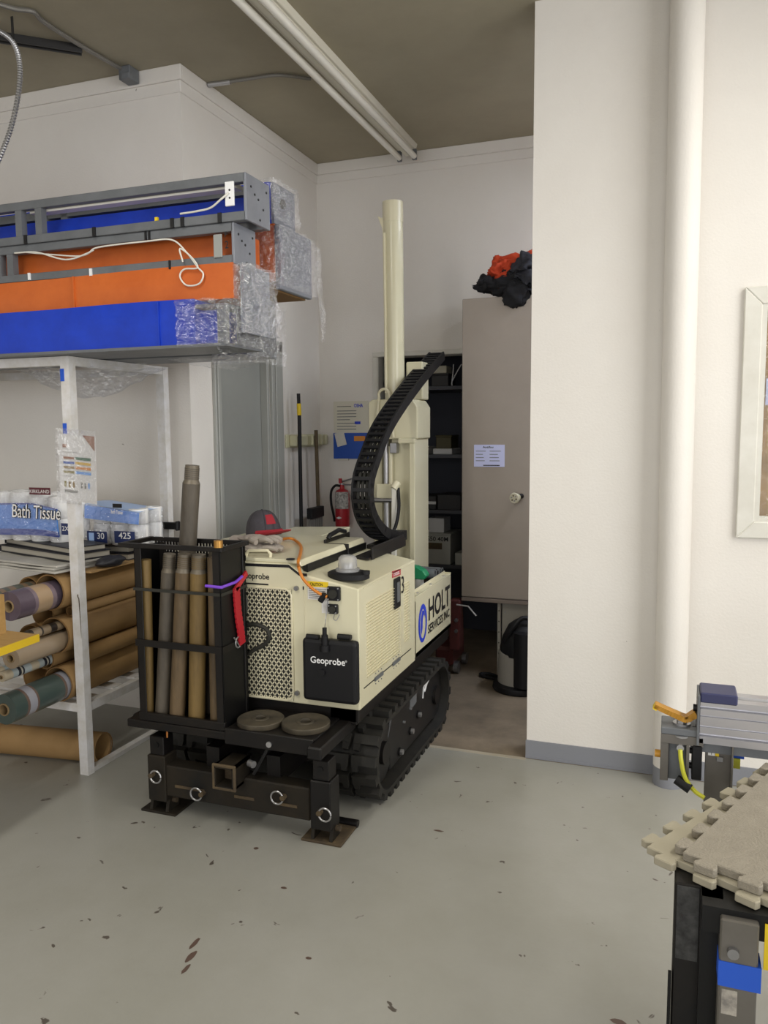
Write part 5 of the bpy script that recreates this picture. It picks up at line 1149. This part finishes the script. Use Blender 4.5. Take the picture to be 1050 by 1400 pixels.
MB().tube(spline([(-1.95, 2.69, .325), (-1.952, 2.695, .35), (-1.955, 2.70, .374)], 6), .004, n=6).build('orange_line', 'orange_cord', rig, smooth=True)
MB().bar((-1.55, 2.70, .22), (-1.47, 2.72, .37), .012, .012).build('brace_rod', 'black_steel', rig)
# --- rod rack
rk = MB().box(-2.052, -1.644, 2.646, 2.665, .405, .44).build('rod_rack', 'black_steel', rig, bevel=.003)
KX0_, KX1_, KY0_, KY1_, KT = -2.05, -1.646, 2.65, 2.845, 1.128
for x_, y_ in ((KX0_, KY0_), (KX1_-.036, KY0_), (KX0_, KY1_-.03), (KX1_-.03, KY1_-.03)):
    w_ = .036 if x_ > -1.8 and y_ == KY0_ else .035
    MB().box(x_, x_+w_, y_, y_+.006, .405, KT).build('corner_post', 'black_steel', rk, bevel=.002)
MB().box(KX1_-.006, KX1_, KY0_, KY1_, .405, KT).build('side_plate', 'black_paint', rk, bevel=.002)
MB().box(KX0_, KX0_+.006, KY0_, KY1_, .405, KT).build('side_plate', 'black_paint', rk, bevel=.002)
MB().box(KX0_, KX1_, KY1_-.006, KY1_, .405, KT-.06).build('back_plate', 'black_paint', rk)
MB().box(KX0_, KX1_, KY0_, KY1_, .405, .415).build('floor_plate', 'black_steel', rk)
for z_, hgt, bow in ((.958, .012, .0), (.735, .028, .0)):
    MB().box(KX0_-.004, KX1_+.004, KY0_-.006, KY0_, z_-hgt/2, z_+hgt/2).box(KX1_, KX1_+.006, KY0_-.006, KY1_, z_-hgt/2, z_+hgt/2).build('band', 'black_steel' if hgt > .02 else 'grille_dark', rk)
for nm_, b_ in (('rim_front', (-2.115, -1.63, 2.635, 2.66)), ('rim_back', (-2.115, -1.63, 2.833, 2.851)), ('rim_left', (-2.115, -2.095, 2.66, 2.833)), ('rim_right', (-1.648, -1.63, 2.66, 2.833))):
    MB().box(*b_, KT, KT+.018).build('rim', 'black_steel', rk, bevel=.002)
for i in range(30): MB().box(-2.08+i*.0148, -2.072+i*.0148, 2.835, 2.841, KT-.045, KT).build('comb_tooth', 'black_steel', rk)
MB().box(-2.1, -1.64, 2.835, 2.841, KT-.065, KT-.043).build('comb_rail', 'black_steel', rk)
# rods standing in the rack
mat('rod_brown', '6a573d', 0.6, col2='4a3c29', vscale=7, stretch=(3, 3, .6)); mat('rod_tan', '7d6538', 0.6, col2='5c4928', vscale=7, stretch=(3, 3, .6)); mat('rod_grey', '5d554a', 0.55, col2='403a32', vscale=7, stretch=(3, 3, .6)); mat('rod_thread', '6f675a', 0.45, 0.4); mat('brass', 'b98b4a', 0.35, 0.8)
def rod(pt, pb, y0_, y1_, r, m, label, thread=True, name='drill_rod'):
    p1_ = A(*pt, 1, y1_); p0_ = A(*pb, 1, y0_); d = (p1_-p0_).normalized(); p0_ = p0_+d*((.416-p0_.z)/d.z)
    t = thing(name, tuple(p0_), label, 'drill rod', 'drill rods in the rack')
    L = (p1_-p0_).length
    MB().cyl(p0_, p0_+d*(L-.075), r, n=20).build('shaft', m, t, smooth=True)
    if thread:
        MB().cyl(p0_+d*(L-.075), p0_+d*(L-.06), r, r*.82, n=20).cyl(p0_+d*(L-.06), p0_+d*L, r*.82, r*.80, n=20).build('pin_end', 'rod_thread', t, smooth=True)
        for k in range(6): MB().pipe(p0_+d*(L-.055+.008*k), p0_+d*(L-.052+.008*k), r*.86, r*.7, n=16).build('thread', m, t)
    else: MB().cyl(p0_+d*(L-.075), p0_+d*L, r, n=20).build('box_end', m, t, smooth=True)
rod((263, 636), (243, 985), 2.785, 2.795, .036, 'rod_grey', 'tall dark drill rod sticking high out of the rack')
rod((232, 757), (222, 985), 2.705, 2.71, .031, 'rod_grey', 'greyish drill rod beside the left corner rod in the rack')
rod((252, 757), (242, 985), 2.695, 2.695, .032, 'rod_brown', 'brown drill rod leaning in front of the tall one')
rod((272, 758), (269, 985), 2.705, 2.70, .034, 'rod_tan', 'upright tan drill rod in the middle of the rack')
rod((291, 762), (295, 985), 2.70, 2.70, .022, 'rod_brown', 'thin brown drill rod by the rack corner', False)
rod((199, 765), (204, 985), 2.70, 2.69, .023, 'rod_tan', 'muddy tan drill rod against the shelf side of the rack', False)
rod((276, 800), (268, 985), 2.805, 2.805, .025, 'rod_brown', 'short brown drill rod behind the others', False)
rod((294, 752), (288, 985), 2.80, 2.80, .026, 'rod_grey', 'dark drill rod at the back corner of the rack', False)
q = A(304, 747, 1, 2.70)
tag(MB().pipe((-1.650, 2.649, KT+.018), (-1.650, 2.649, KT+.045), .018, .011, n=16).build('brass_coupling', 'brass', smooth=True, org=(-1.650, 2.649, KT+.018)), 'small brass coupling resting on the rack rim', 'coupling')
# straps on the rack
rs = thing('red_strap', (-1.59, 2.70, .75), 'red rubber strap with a metal buckle hanging on the rack', 'strap')
sx_ = -1.6405
def rp(px_, py_): return A(px_, py_, 0, sx_+.004)
cpts = spline([rp(323, 803), rp(324, 820), rp(326, 842), rp(329, 862), rp(331, 880)], 6)
m_ = MB()
for i in range(len(cpts)-1): m_.bar(cpts[i], cpts[i+1]+(cpts[i+1]-cpts[i])*.1, .008, .046 if i % 2 else .040, up=(0, 1, 0))
m_.build('strap_band', 'red', rs)
MB().bar(rp(322, 806), rp(337, 783), .008, .022, up=(0, 1, 0)).build('strap_tail', 'red', rs)
MB().tube(arc(rp(326, 878), .022, 0, 2*math.pi*.95, 14, (0, 1, 0), (0, 0, 1)), .003, n=6).tube([rp(320, 872), rp(328, 884), rp(333, 872)], .003, n=6).build('buckle', 'zinc', rs, smooth=True)
pb_ = thing('purple_bungee', (-1.65, 2.64, .98), 'purple elastic cord hooked round the rack corner', 'cord')
MB().tube([A(281, 801, 1, 2.64), A(300, 803, 1, 2.64), Vector((-1.634, 2.638, A(306, 803, 1, 2.64).z)), A(322, 796, 0, -1.632), A(331, 788, 0, -1.632)], .006, n=8).build('cord', 'purple', pb_, smooth=True)
gs = thing('rubber_tarp_strap', (-1.60, 2.87, .7), 'grey rubber strap dangling over the front grille', 'strap')
MB().tube(spline([A(334, 855, 1, 2.872), A(350, 854, 1, 2.870), A(364, 860, 1, 2.870), A(368, 872, 1, 2.870), A(360, 882, 1, 2.870), A(348, 888, 1, 2.870), A(340, 894, 1, 2.870)], 6), .009, n=8).build('band', 'grille_dark', gs, smooth=True)
MB().tube(spline([A(334, 855, 1, 2.872), Vector((-1.655, 2.862, .88)), Vector((-1.66, 2.850, .93))], 4), .005).build('hook', 'steel', gs, smooth=True)
# round steel weights on the tray
def disc(x, y, z, r, tilt, lab):
    t = thing('steel_disc', (x, y, z), lab, 'disc', 'steel discs on the rig tray')
    m_ = MB(); n = 40; M_ = Matrix.Translation((x, y, z)) @ Matrix.Rotation(R(tilt[0]), 4, 'X') @ Matrix.Rotation(R(tilt[1]), 4, 'Y')
    prof_ = [(r*.22, 0), (r*.98, 0), (r, .003), (r, .019), (r*.97, .022), (r*.26, .022), (r*.22, .019)]
    vs = [M_ @ Vector((a_*math.cos(2*math.pi*k/n), a_*math.sin(2*math.pi*k/n), b_)) for a_, b_ in prof_ for k in range(n)]
    fs = [(i*n+k, i*n+(k+1) % n, ((i+1) % len(prof_))*n+(k+1) % n, ((i+1) % len(prof_))*n+k) for i in range(len(prof_)) for k in range(n)]
    m_.add(vs, fs).build('plate', 'disc_steel', t, smooth=True)
    q0 = MB()
    vs = [M_ @ Vector((a_*math.cos(2*math.pi*k/n), a_*math.sin(2*math.pi*k/n), b_)) for a_, b_ in ((r*.25, .021), (r*.40, .021), (r*.38, .024), (r*.26, .024)) for k in range(n)]
    q0.add(vs, [(i*n+k, i*n+(k+1) % n, ((i+1) % 4)*n+(k+1) % n, ((i+1) % 4)*n+k) for i in range(4) for k in range(n)]).build('hub_ring', 'disc_steel', t, smooth=True)
mat('disc_steel', '524a3b', 0.65, col2='2f2a22', vscale=9)
disc(-1.345, 2.765, .421, .097, (0, 0), 'round steel weight on the open end of the tray')
disc(-1.535, 2.742, .421, .095, (0, 0), 'round steel weight beside the rod rack')
# cap and gloves on the hood
ht = thing('baseball_cap', (-1.87, 3.46, 1.07), 'grey cap with a red brim on the rig hood', 'cap')
mat('cap_grey', '4a474d', 0.9, col2='403d43', vscale=40); mat('cap_red', '9c2430', 0.85); mat('cap_dark', '232126', 0.9)
hc = Vector((-1.905, 3.48, 1.076)); tilt_ = Matrix.Translation(hc) @ Matrix.Rotation(R(-28), 4, 'Z') @ Matrix.Rotation(R(-6), 4, 'Y')
def dome(u, v):
    a_ = 2*math.pi*u; t_ = v*math.pi/2
    r_ = math.cos(t_)**.75 if v < 1 else 0
    return tilt_ @ Vector((.098*r_*math.cos(a_), .082*r_*math.sin(a_), .125*math.sin(t_)))
MB().grid(dome, 32, 12).build('crown', 'cap_grey', ht, smooth='all', solid=.003)
for k in range(6):
    u_ = k/6+.08; MB().tube([dome(u_, v_/10)*1.0+Vector((0, 0, .001)) for v_ in range(11)], .0018, n=5).build('seam', 'cap_dark', ht)
MB().lathe([(.006, 0), (.006, .004), (.002, .006)], tilt_ @ Vector((0, 0, .124)), n=10).build('button', 'cap_dark', ht)
def brim(u, v):
    a_ = R(-62+124*u); r0 = Vector((.096*math.cos(a_), .082*math.sin(a_), .004)); 
    ext = .105*math.cos(R(-62+124*u))**.6
    return tilt_ @ (r0+Vector((ext*v, .0, .016*v*math.cos(R((-62+124*u)*1.2))+.004*v)))
MB().grid(brim, 16, 6).build('brim', 'cap_red', ht, smooth='all', solid=.004)
MB().tube([brim(i/16, 0)+Vector((0, 0, .012)) for i in range(17)], .013, n=6).build('front_band', 'cap_red', ht, smooth=True)
MB().grid(lambda u, v: dome(.93+.1*u, .28+.3*v)+(dome(.93+.1*u, .28+.3*v)-hc).normalized()*.004, 6, 6).build('patch', 'cap_red', ht, smooth='all')
mat('glove_cloth', 'a8a096', 0.9, col2='8b7f78', vscale=16)
def glove(c, rz, label, flip=1):
    M_ = Matrix.Translation(c) @ Matrix.Rotation(R(rz), 4, 'Z')
    t = thing('work_glove', tuple(c), label, 'glove')
    pm = blob((0, 0, .02), (.075, .045, .018), 4, .22, 2.0, int(rz))
    pm.v = [M_ @ v for v in pm.v]; pm.build('palm', 'glove_cloth', t, smooth='all')
    for k, (y_, l_) in enumerate(((-.034, .065), (-.012, .08), (.011, .075), (.033, .06))):
        f_ = spline([(.055, y_*.9, .022), (.055+l_*.5, y_*1.1, .026), (.055+l_, y_*1.15, .016)], 4)
        n_ = len(f_); MB().tube([M_ @ p for p in f_], [.0125-.003*i/n_ for i in range(n_)], n=8).build('finger', 'glove_cloth', t, smooth=True)
    f_ = spline([(.0, flip*.035, .02), (.03, flip*.062, .022), (.06, flip*.072, .016)], 4); MB().tube([M_ @ p for p in f_], .012, n=8).build('thumb', 'glove_cloth', t, smooth=True)
    cu = MB().tube([M_ @ Vector((-.06, 0, .018)), M_ @ Vector((-.115, 0, .018))], [.034, .040], n=14); 
    zb0 = c.z+.0015
    for v in cu.v: v.z = zb0+(v.z-zb0)*.5 if v.z > zb0 else zb0
    cu.build('cuff', 'glove_cloth', t, smooth=True)
q = A(358, 752, 2, 1.075)
glove(Vector((q.x-.03, q.y-.02, 1.068)), 12, 'worn pale work glove lying flat on the rig hood under the other')
glove(Vector((q.x-.035, q.y+.005, 1.1035)), -8, 'pale work glove lying across the other glove', -1)
# odds and ends in the side bin
def bx(px_, py_, y_): return A(px_, py_, 1, y_)
gb = thing('green_bottle', (-1.28, 3.72, .50), 'bottle with a bright green cap in the rig tool bin', 'bottle')
mat('green_plastic', '1f8a5c', 0.4)
BX = -1.272
q = A(573, 784, 0, BX)
MB().lathe([(.03, 0), (.036, .01), (.036, .20), (.02, q.z-.50-.01)], (BX, q.y, .50), n=20).build('body', 'card_white', gb, smooth=True)
g1 = MB().prism([(-.045, -.03), (.03, -.035), (.05, -.012), (.03, .018), (-.01, .036), (-.045, .04)], 1, -.03, .03); g1.v = [v+Vector((BX+.002, q.y, q.z+.005)) for v in g1.v]
g1.build('cap', 'green_plastic', gb, bevel=.006)
gy = q.y
def in_bin(mb, y0_, y1_):
    for v in mb.v: v.x = min(max(v.x, -1.3535), -1.2); v.y = min(max(v.y, y0_), y1_); v.z = min(max(v.z, .5002), .7815)
    return mb
zc_ = .780; yc_ = gy+.040; rs_ = (.040, .034, .034, .029); ks_ = min(1.0, (4.276-yc_)/(2*sum(rs_)+.008))
for k, r_ in enumerate(rs_):
    r_ *= ks_; y_ = yc_+r_+.001; yc_ = y_+r_+.001
    t = thing('pipe_fitting', (-1.27, y_, zc_), ('grey steel coupling standing behind the green bottle', 'short dark pipe piece in the tool bin', 'steel elbow among the fittings in the tool bin', 'black collar by the far end of the tool bin')[k], 'pipe fitting')
    z_ = zc_+r_
    MB().pipe((-1.325, y_, z_), (-1.205, y_, z_), r_, r_*.7, n=20).build('collar', 'grey_steel' if k % 2 == 0 else 'dirty_black', t, smooth=True)
    MB().pipe((-1.206, y_, z_), (-1.201, y_, z_), r_*.97, r_*.74, n=20).build('lip', 'grey_steel', t, smooth=True)
tag(in_bin(blob((-1.277, gy-.13, .62), (.09, .085, .125), 4, .25, 2, 4), 3.632, gy-.037).build('navy_rag', 'pack_navy', smooth='all'), 'crumpled navy rag at the front of the tool bin', 'rag')
tag(in_bin(blob((-1.277, (gy+4.31)/2, .61), (.10, (4.31-gy)/2+.04, .21), 4, .15, 2.5, 6), gy+.037, 4.278).build('greasy_cloth', 'dirty_black', smooth='all'), 'dark greasy cloth filling the tool bin', 'rag')
# ------------------------------------------------------------ steel work table with foam mats
mat('foam', '938c7e', 0.9, col2='898275', vscale=30, bump=.35, bscale=260); mat('foam_light', '9f9885', 0.9, bump=.1, bscale=200)
def mat_tile(corner, ang_v, z0, th, m, label, nu=7, nv=7, pitch=.082):
    v = Vector((math.cos(R(ang_v)), math.sin(R(ang_v)), 0)); u = Vector((v.y, -v.x, 0)); c = Vector((corner[0], corner[1], 0))
    d = .024; half = pitch/2
    def edge(n, ph):
        pts = []
        for i in range(n):
            b_ = i*pitch+ph
            pts += [(b_+.010, 0), (b_+.003, d*.55), (b_+.006, d), (b_+half+.0-.006+.010, d), (b_+half+.007, d*.55), (b_+half, 0)]
        return pts
    Lu, Lv = nu*pitch+.02, nv*pitch+.02
    poly = []
    for s_, o_ in edge(nu, .025): poly.append(c+u*s_-v*o_)
    poly.append(c+u*Lu); poly.append(c+u*Lu+v*Lv); poly.append(c+v*Lv)
    for s_, o_ in reversed(edge(nv, .012)): poly.append(c+v*s_-u*o_)
    poly.append(c)
    t = thing('foam_mat', (c.x, c.y, z0), label, 'foam mat', 'interlocking foam mats on the steel table')
    MB().prism([(p.x, p.y) for p in poly], 2, z0, z0+th).build('tile', m, t, bevel=.002)
    return u, v
TZ = .735
u, v = mat_tile((-.028, 1.622), 60, TZ, .016, 'foam_light', 'lower beige foam mat with puzzle edge on the steel table', 18, 8)  # mat rows out of view are added to help shade the floor
mat_tile((.040, 1.588), 66.5, TZ+.0165, .018, 'foam', 'upper grey beige foam mat with puzzle edge lying on another mat', 18, 8)
tb_ = thing('steel_table', (.4, 1.7, 0), 'black steel work table under the foam mats', 'table')
c = Vector((.005, 1.618, 0))
def tp3(a_, b_): q = c+u*a_+v*b_; return (q.x, q.y)
MB().prism([tp3(.03, .03), tp3(1.5, .03), tp3(1.5, .60), tp3(.03, .60)], 2, TZ-.030, TZ-.0005).build('tabletop', 'black_steel', tb_, bevel=.003)  # top lengthened out of view to cast shade on the floor
mat('worn_black', '141416', 0.5, col2='3a3a3a', vscale=22)
lx0 = A(922, 1215, 1, 1.50); 
def leg(px0, px1, y_, depth_, m, nm, py=1230, extra=None):
    a_, b_ = A(px0, py, 1, y_), A(px1, py, 1, y_)
    return MB().box(a_.x, b_.x, y_, y_+depth_, 0, TZ-.001).build(nm, m, tb_, bevel=.003)
lg = leg(922, 960, 1.535, .08, 'black_steel', 'leg')
a_ = A(926, 1215, 1, 1.535); b_ = A(956, 1230, 1, 1.535)
mat('scuff', '4c4c4b', 0.6, col2='151517', vscale=30)
MB().box(a_.x, b_.x, 1.533, 1.535, A(940, 1312, 1, 1.535).z, A(940, 1212, 1, 1.535).z).build('scuffed_patch', 'scuff', lg)
MB().box(b_.x+.002, b_.x+.040, 1.505, 1.60, 0, TZ-.001).build('leg_flange', 'black_paint', lg)
MB().box(a_.x-.012, a_.x-.006, 1.53, 1.54, 0, .55).build('edge_strip', 'black_paint', lg)
mat('mill_steel', '77736e', 0.4, 0.5, col2='6a665f', vscale=6)
g0, g1_ = A(986, 1240, 1, 1.46), A(1040, 1240, 1, 1.46)
gl_ = MB().box(g0.x, g1_.x, 1.46, 1.50, 0, TZ-.012).build('steel_leg', 'mill_steel', tb_, bevel=.003)
for z0_, z1_, m__ in ((A(1010, 1352, 1, 1.46).z, A(1010, 1318, 1, 1.46).z, 'blue_tape'),):
    MB().box(g0.x-.001, g1_.x+.006, 1.4585, 1.505, z0_, z1_).build('tape', m__, gl_)
mat('chipped', 'b9b2a6', 0.7, col2='77736e', vscale=40)
MB().box(g0.x+.006, g0.x+.032, 1.4588, 1.46, A(1010, 1390, 1, 1.46).z, A(1010, 1356, 1, 1.46).z).build('chipped_patch', 'chipped', gl_)
MB().cyl((g0.x+.022, 1.46, .665), (g0.x+.022, 1.45, .665), .010, n=12).build('bolt', 'steel', gl_, smooth=True)
MB().box(g0.x-.03, g1_.x+.05, 1.475, 1.60, TZ-.05, TZ-.001).build('rail_under_top', 'black_paint', tb_)
q = A(1046, 1290, 1, 1.47); MB().box(q.x-.001, q.x+.03, 1.47, 1.474, q.z-.05, q.z+.035).build('warning_sticker', 'yellow', tb_)
q = A(1046, 1320, 1, 1.47); 
for ab in ((1.45, .06), (1.45, .54), (.06, .54)):
    q = tp3(*ab); MB().box(q[0]-.025, q[0]+.025, q[1]-.025, q[1]+.025, 0, TZ-.03).build('leg', 'black_steel', tb_)
# aluminium profile gantry behind the mats
EY = 2.10
al = thing('aluminium_gantry', (.08, 2.15, 0), 'aluminium profile beam with blue end cap on a steel bracket behind the mats', 'machine frame')
e0, e1 = A(958, 957, 1, EY), A(958, 1016, 1, EY)
zt2, zb2, xL = e0.z, e1.z, e0.x
h_ = zt2-zb2
yy0, yy1 = EY, EY+.085
prof2 = [(yy0, zb2), (yy0, zb2+h_*.16), (yy0+.010, zb2+h_*.175), (yy0+.010, zb2+h_*.23), (yy0, zb2+h_*.245), (yy0, zb2+h_*.38), (yy0+.005, zb2+h_*.385), (yy0+.005, zb2+h_*.42), (yy0, zb2+h_*.425), (yy0, zb2+h_*.62), (yy0+.005, zb2+h_*.63), (yy0+.005, zb2+h_*.66), (yy0, zb2+h_*.67), (yy0, zb2+h_*.80), (yy0+.010, zb2+h_*.815), (yy0+.010, zb2+h_*.87), (yy0, zb2+h_*.885), (yy0, zt2), (yy0+.03, zt2), (yy0+.035, zt2-.012), (yy0+.05, zt2-.012), (yy0+.055, zt2), (yy1, zt2), (yy1, zb2)]
MB().prism(prof2, 0, xL, xL+.95).build('profile_beam', 'aluminium', al)
MB().box(xL-.007, xL-.001, yy0-.004, yy1+.004, zb2-.006, zt2+.012).build('end_plate', 'grey_steel', al, bevel=.001)
for z_ in (zb2+h_*.2, zb2+h_*.72): MB().cyl((xL-.007, yy0+.03, z_), (xL-.016, yy0+.03, z_), .009, n=12).build('end_bolt', 'black_plastic', al, smooth=True)
mat('navy_plastic', '33365a', 0.45)
a_, b_ = A(957, 955, 1, EY-.002), A(1010, 938, 1, EY+.07)
MB().box(xL-.001, A(1009, 950, 1, EY).x, EY-.003, EY+.086, zt2-.006, zt2+.020).build('blue_block', 'navy_plastic', al, bevel=.003)
# bracket
k0, k1 = A(904, 990, 1, EY+.02), A(957, 1070, 1, EY+.02)
MB().box(k0.x, xL, EY+.0, EY+.09, k0.z-.018, k0.z).build('bracket_top', 'grey_steel', al, bevel=.002)
MB().box(k0.x, xL+.01, EY+.0, EY+.006, k0.z-.042, k0.z-.018).build('bracket_lip', 'mill_steel', al, bevel=.001)
MB().box(k0.x, k0.x+.02, EY+.004, EY+.03, k1.z, k0.z-.04).build('bracket_leg', 'mill_steel', al, bevel=.001)
MB().box(k0.x+.02, k0.x+.062, EY+.02, EY+.03, k1.z, k0.z-.04).build('bracket_web', 'grey_steel', al, bevel=.001)
MB().box(k0.x+.062, k0.x+.07, EY-.002, EY+.03, k1.z, k0.z-.04).build('bracket_leg', 'mill_steel', al, bevel=.001)
q = A(932, 989, 1, EY+.04)
MB().cyl((q.x, EY+.04, k0.z), (q.x, EY+.04, k0.z+.004), .022, n=20).build('washer', 'zinc', al, smooth=True)
MB().cyl((q.x, EY+.04, k0.z+.004), (q.x, EY+.04, k0.z+.014), .013, n=6).build('bolt_head', 'zinc', al)
MB().cyl((q.x, EY+.01, k0.z-.022), (q.x, EY+.01, k0.z-.018), .018, n=20).build('washer', 'zinc', al, smooth=True)
q = A(930, 1022, 1, EY); MB().cyl((q.x, EY+.02, q.z), (q.x, EY-.006, q.z), .009, n=12).build('cable_gland', 'zinc', al, smooth=True)
mat('yellow_green', 'c9c83a', 0.45)
MB().tube(spline([(q.x, EY-.006, q.z-.003), (q.x+.003, EY-.012, q.z-.03), (q.x+.013, EY-.016, q.z-.07), (q.x+.035, EY-.02, q.z-.10), (q.x+.06, EY-.03, q.z-.112)], 6), .0055, n=8).build('yellow_cable', 'yellow_green', al, smooth=True)
q2 = A(931, 1072, 1, EY-.01); MB().cyl(q2+Vector((-.012, 0, .012)), q2+Vector((.022, -.01, -.006)), .013, n=12).build('black_plug', 'black_plastic', al, smooth=True)
# black T-slot blocks and second bracket right of it
MB().box(xL-.016, xL+.008, EY+.0, EY+.06, zb2-.10, zb2-.006).build('black_block', 'black_plastic', al, bevel=.002)
for z_ in (zb2-.03, zb2-.07): MB().cyl((xL-.016, EY+.02, z_), (xL-.024, EY+.02, z_), .008, n=12).build('block_screw', 'black_plastic', al, smooth=True)
r0, r1 = A(965, 1020, 1, EY+.01), A(1003, 1020, 1, EY+.01)
MB().box(r0.x, r1.x, EY+.03, EY+.036, 0, zb2).build('grey_plate', 'mill_steel', al, bevel=.001)
MB().box(r1.x-.004, r1.x, EY-.0, EY+.036, zb2-.12, zb2).build('plate_flange', 'mill_steel', al)
a_ = A(968, 1032, 1, EY+.028); MB().box(a_.x, a_.x+.016, EY+.026, EY+.03, a_.z, a_.z+.012).build('data_sticker', 'paper', al)
text_mb('Y', 1, (a_.x+.005, EY+.0255, a_.z+.002), (1, 0, 0), (0, 0, 1), fit=(.006, .008), depth=0, bold=.02).build('lettering', 'black_print', al)
MB().box(a_.x+.017, a_.x+.026, EY+.026, EY+.03, a_.z, a_.z+.012).build('warning_sticker', 'yellow', al)
MB().cb((a_.x+.028, EY+.026, a_.z-.006), (.014, .01, .012)).build('steel_clip', 'steel', al)
p = A(1003, 1034, 1, EY+.06); MB().box(p.x, p.x+.025, EY+.06, EY+.065, p.z-.005, p.z+.018).build('tape', 'blue_tape', al); MB().box(p.x, p.x+.016, EY+.055, EY+.06, p.z-.03, p.z-.004).build('yellow_tag', 'yellow_green', al)
MB().box(xL-.02, xL+.95, EY+.02, EY+.08, zb2-.030, zb2-.001).build('lower_rail', 'grey_steel', al)
MB().box(xL+.88, xL+.95, EY, EY+.08, 0, zb2).build('far_leg', 'grey_steel', al)
# yellow lever / strap
y0_ = EY+.03
ys = thing('yellow_lever', (A(930, 980, 1, y0_).x, y0_, k0.z), 'yellow plastic clamp lever on the gantry bracket', 'lever')
mat('yellow_strap', 'c7912a', 0.45, col2='b07d22', vscale=10)
pp_ = spline([A(895, 965, 1, y0_), A(905, 970, 1, y0_), A(925, 979, 1, y0_), A(938, 984, 1, y0_), A(946, 980, 1, y0_), A(952, 977, 1, y0_)], 5)
for p in pp_: p.z += .004
m_ = MB()
for i in range(len(pp_)-1): m_.bar(pp_[i], pp_[i+1]+(pp_[i+1]-pp_[i])*.15, .03, .011+.006*i/len(pp_), up=(0, 0, 1))
m_.build('lever_arm', 'yellow_strap', ys)
MB().bar(A(894, 964, 1, y0_), A(899, 967, 1, y0_), .03, .012).build('lever_tip', 'yellow', ys)
MB().cyl((A(933, 985, 1, y0_).x, y0_+.01, k0.z+.004), (A(933, 985, 1, y0_).x, y0_+.01, k0.z+.022), .010, n=12).build('pivot', 'zinc', ys, smooth=True)
q = A(902, 1028, 1, EY+.03); tag(MB().cyl((q.x-.012, EY+.02, q.z), (q.x+.004, EY+.02, q.z), .010, n=12).build('brown_knob', 'yellow_strap', smooth=True), 'small amber knob on the side of the gantry bracket', 'knob')
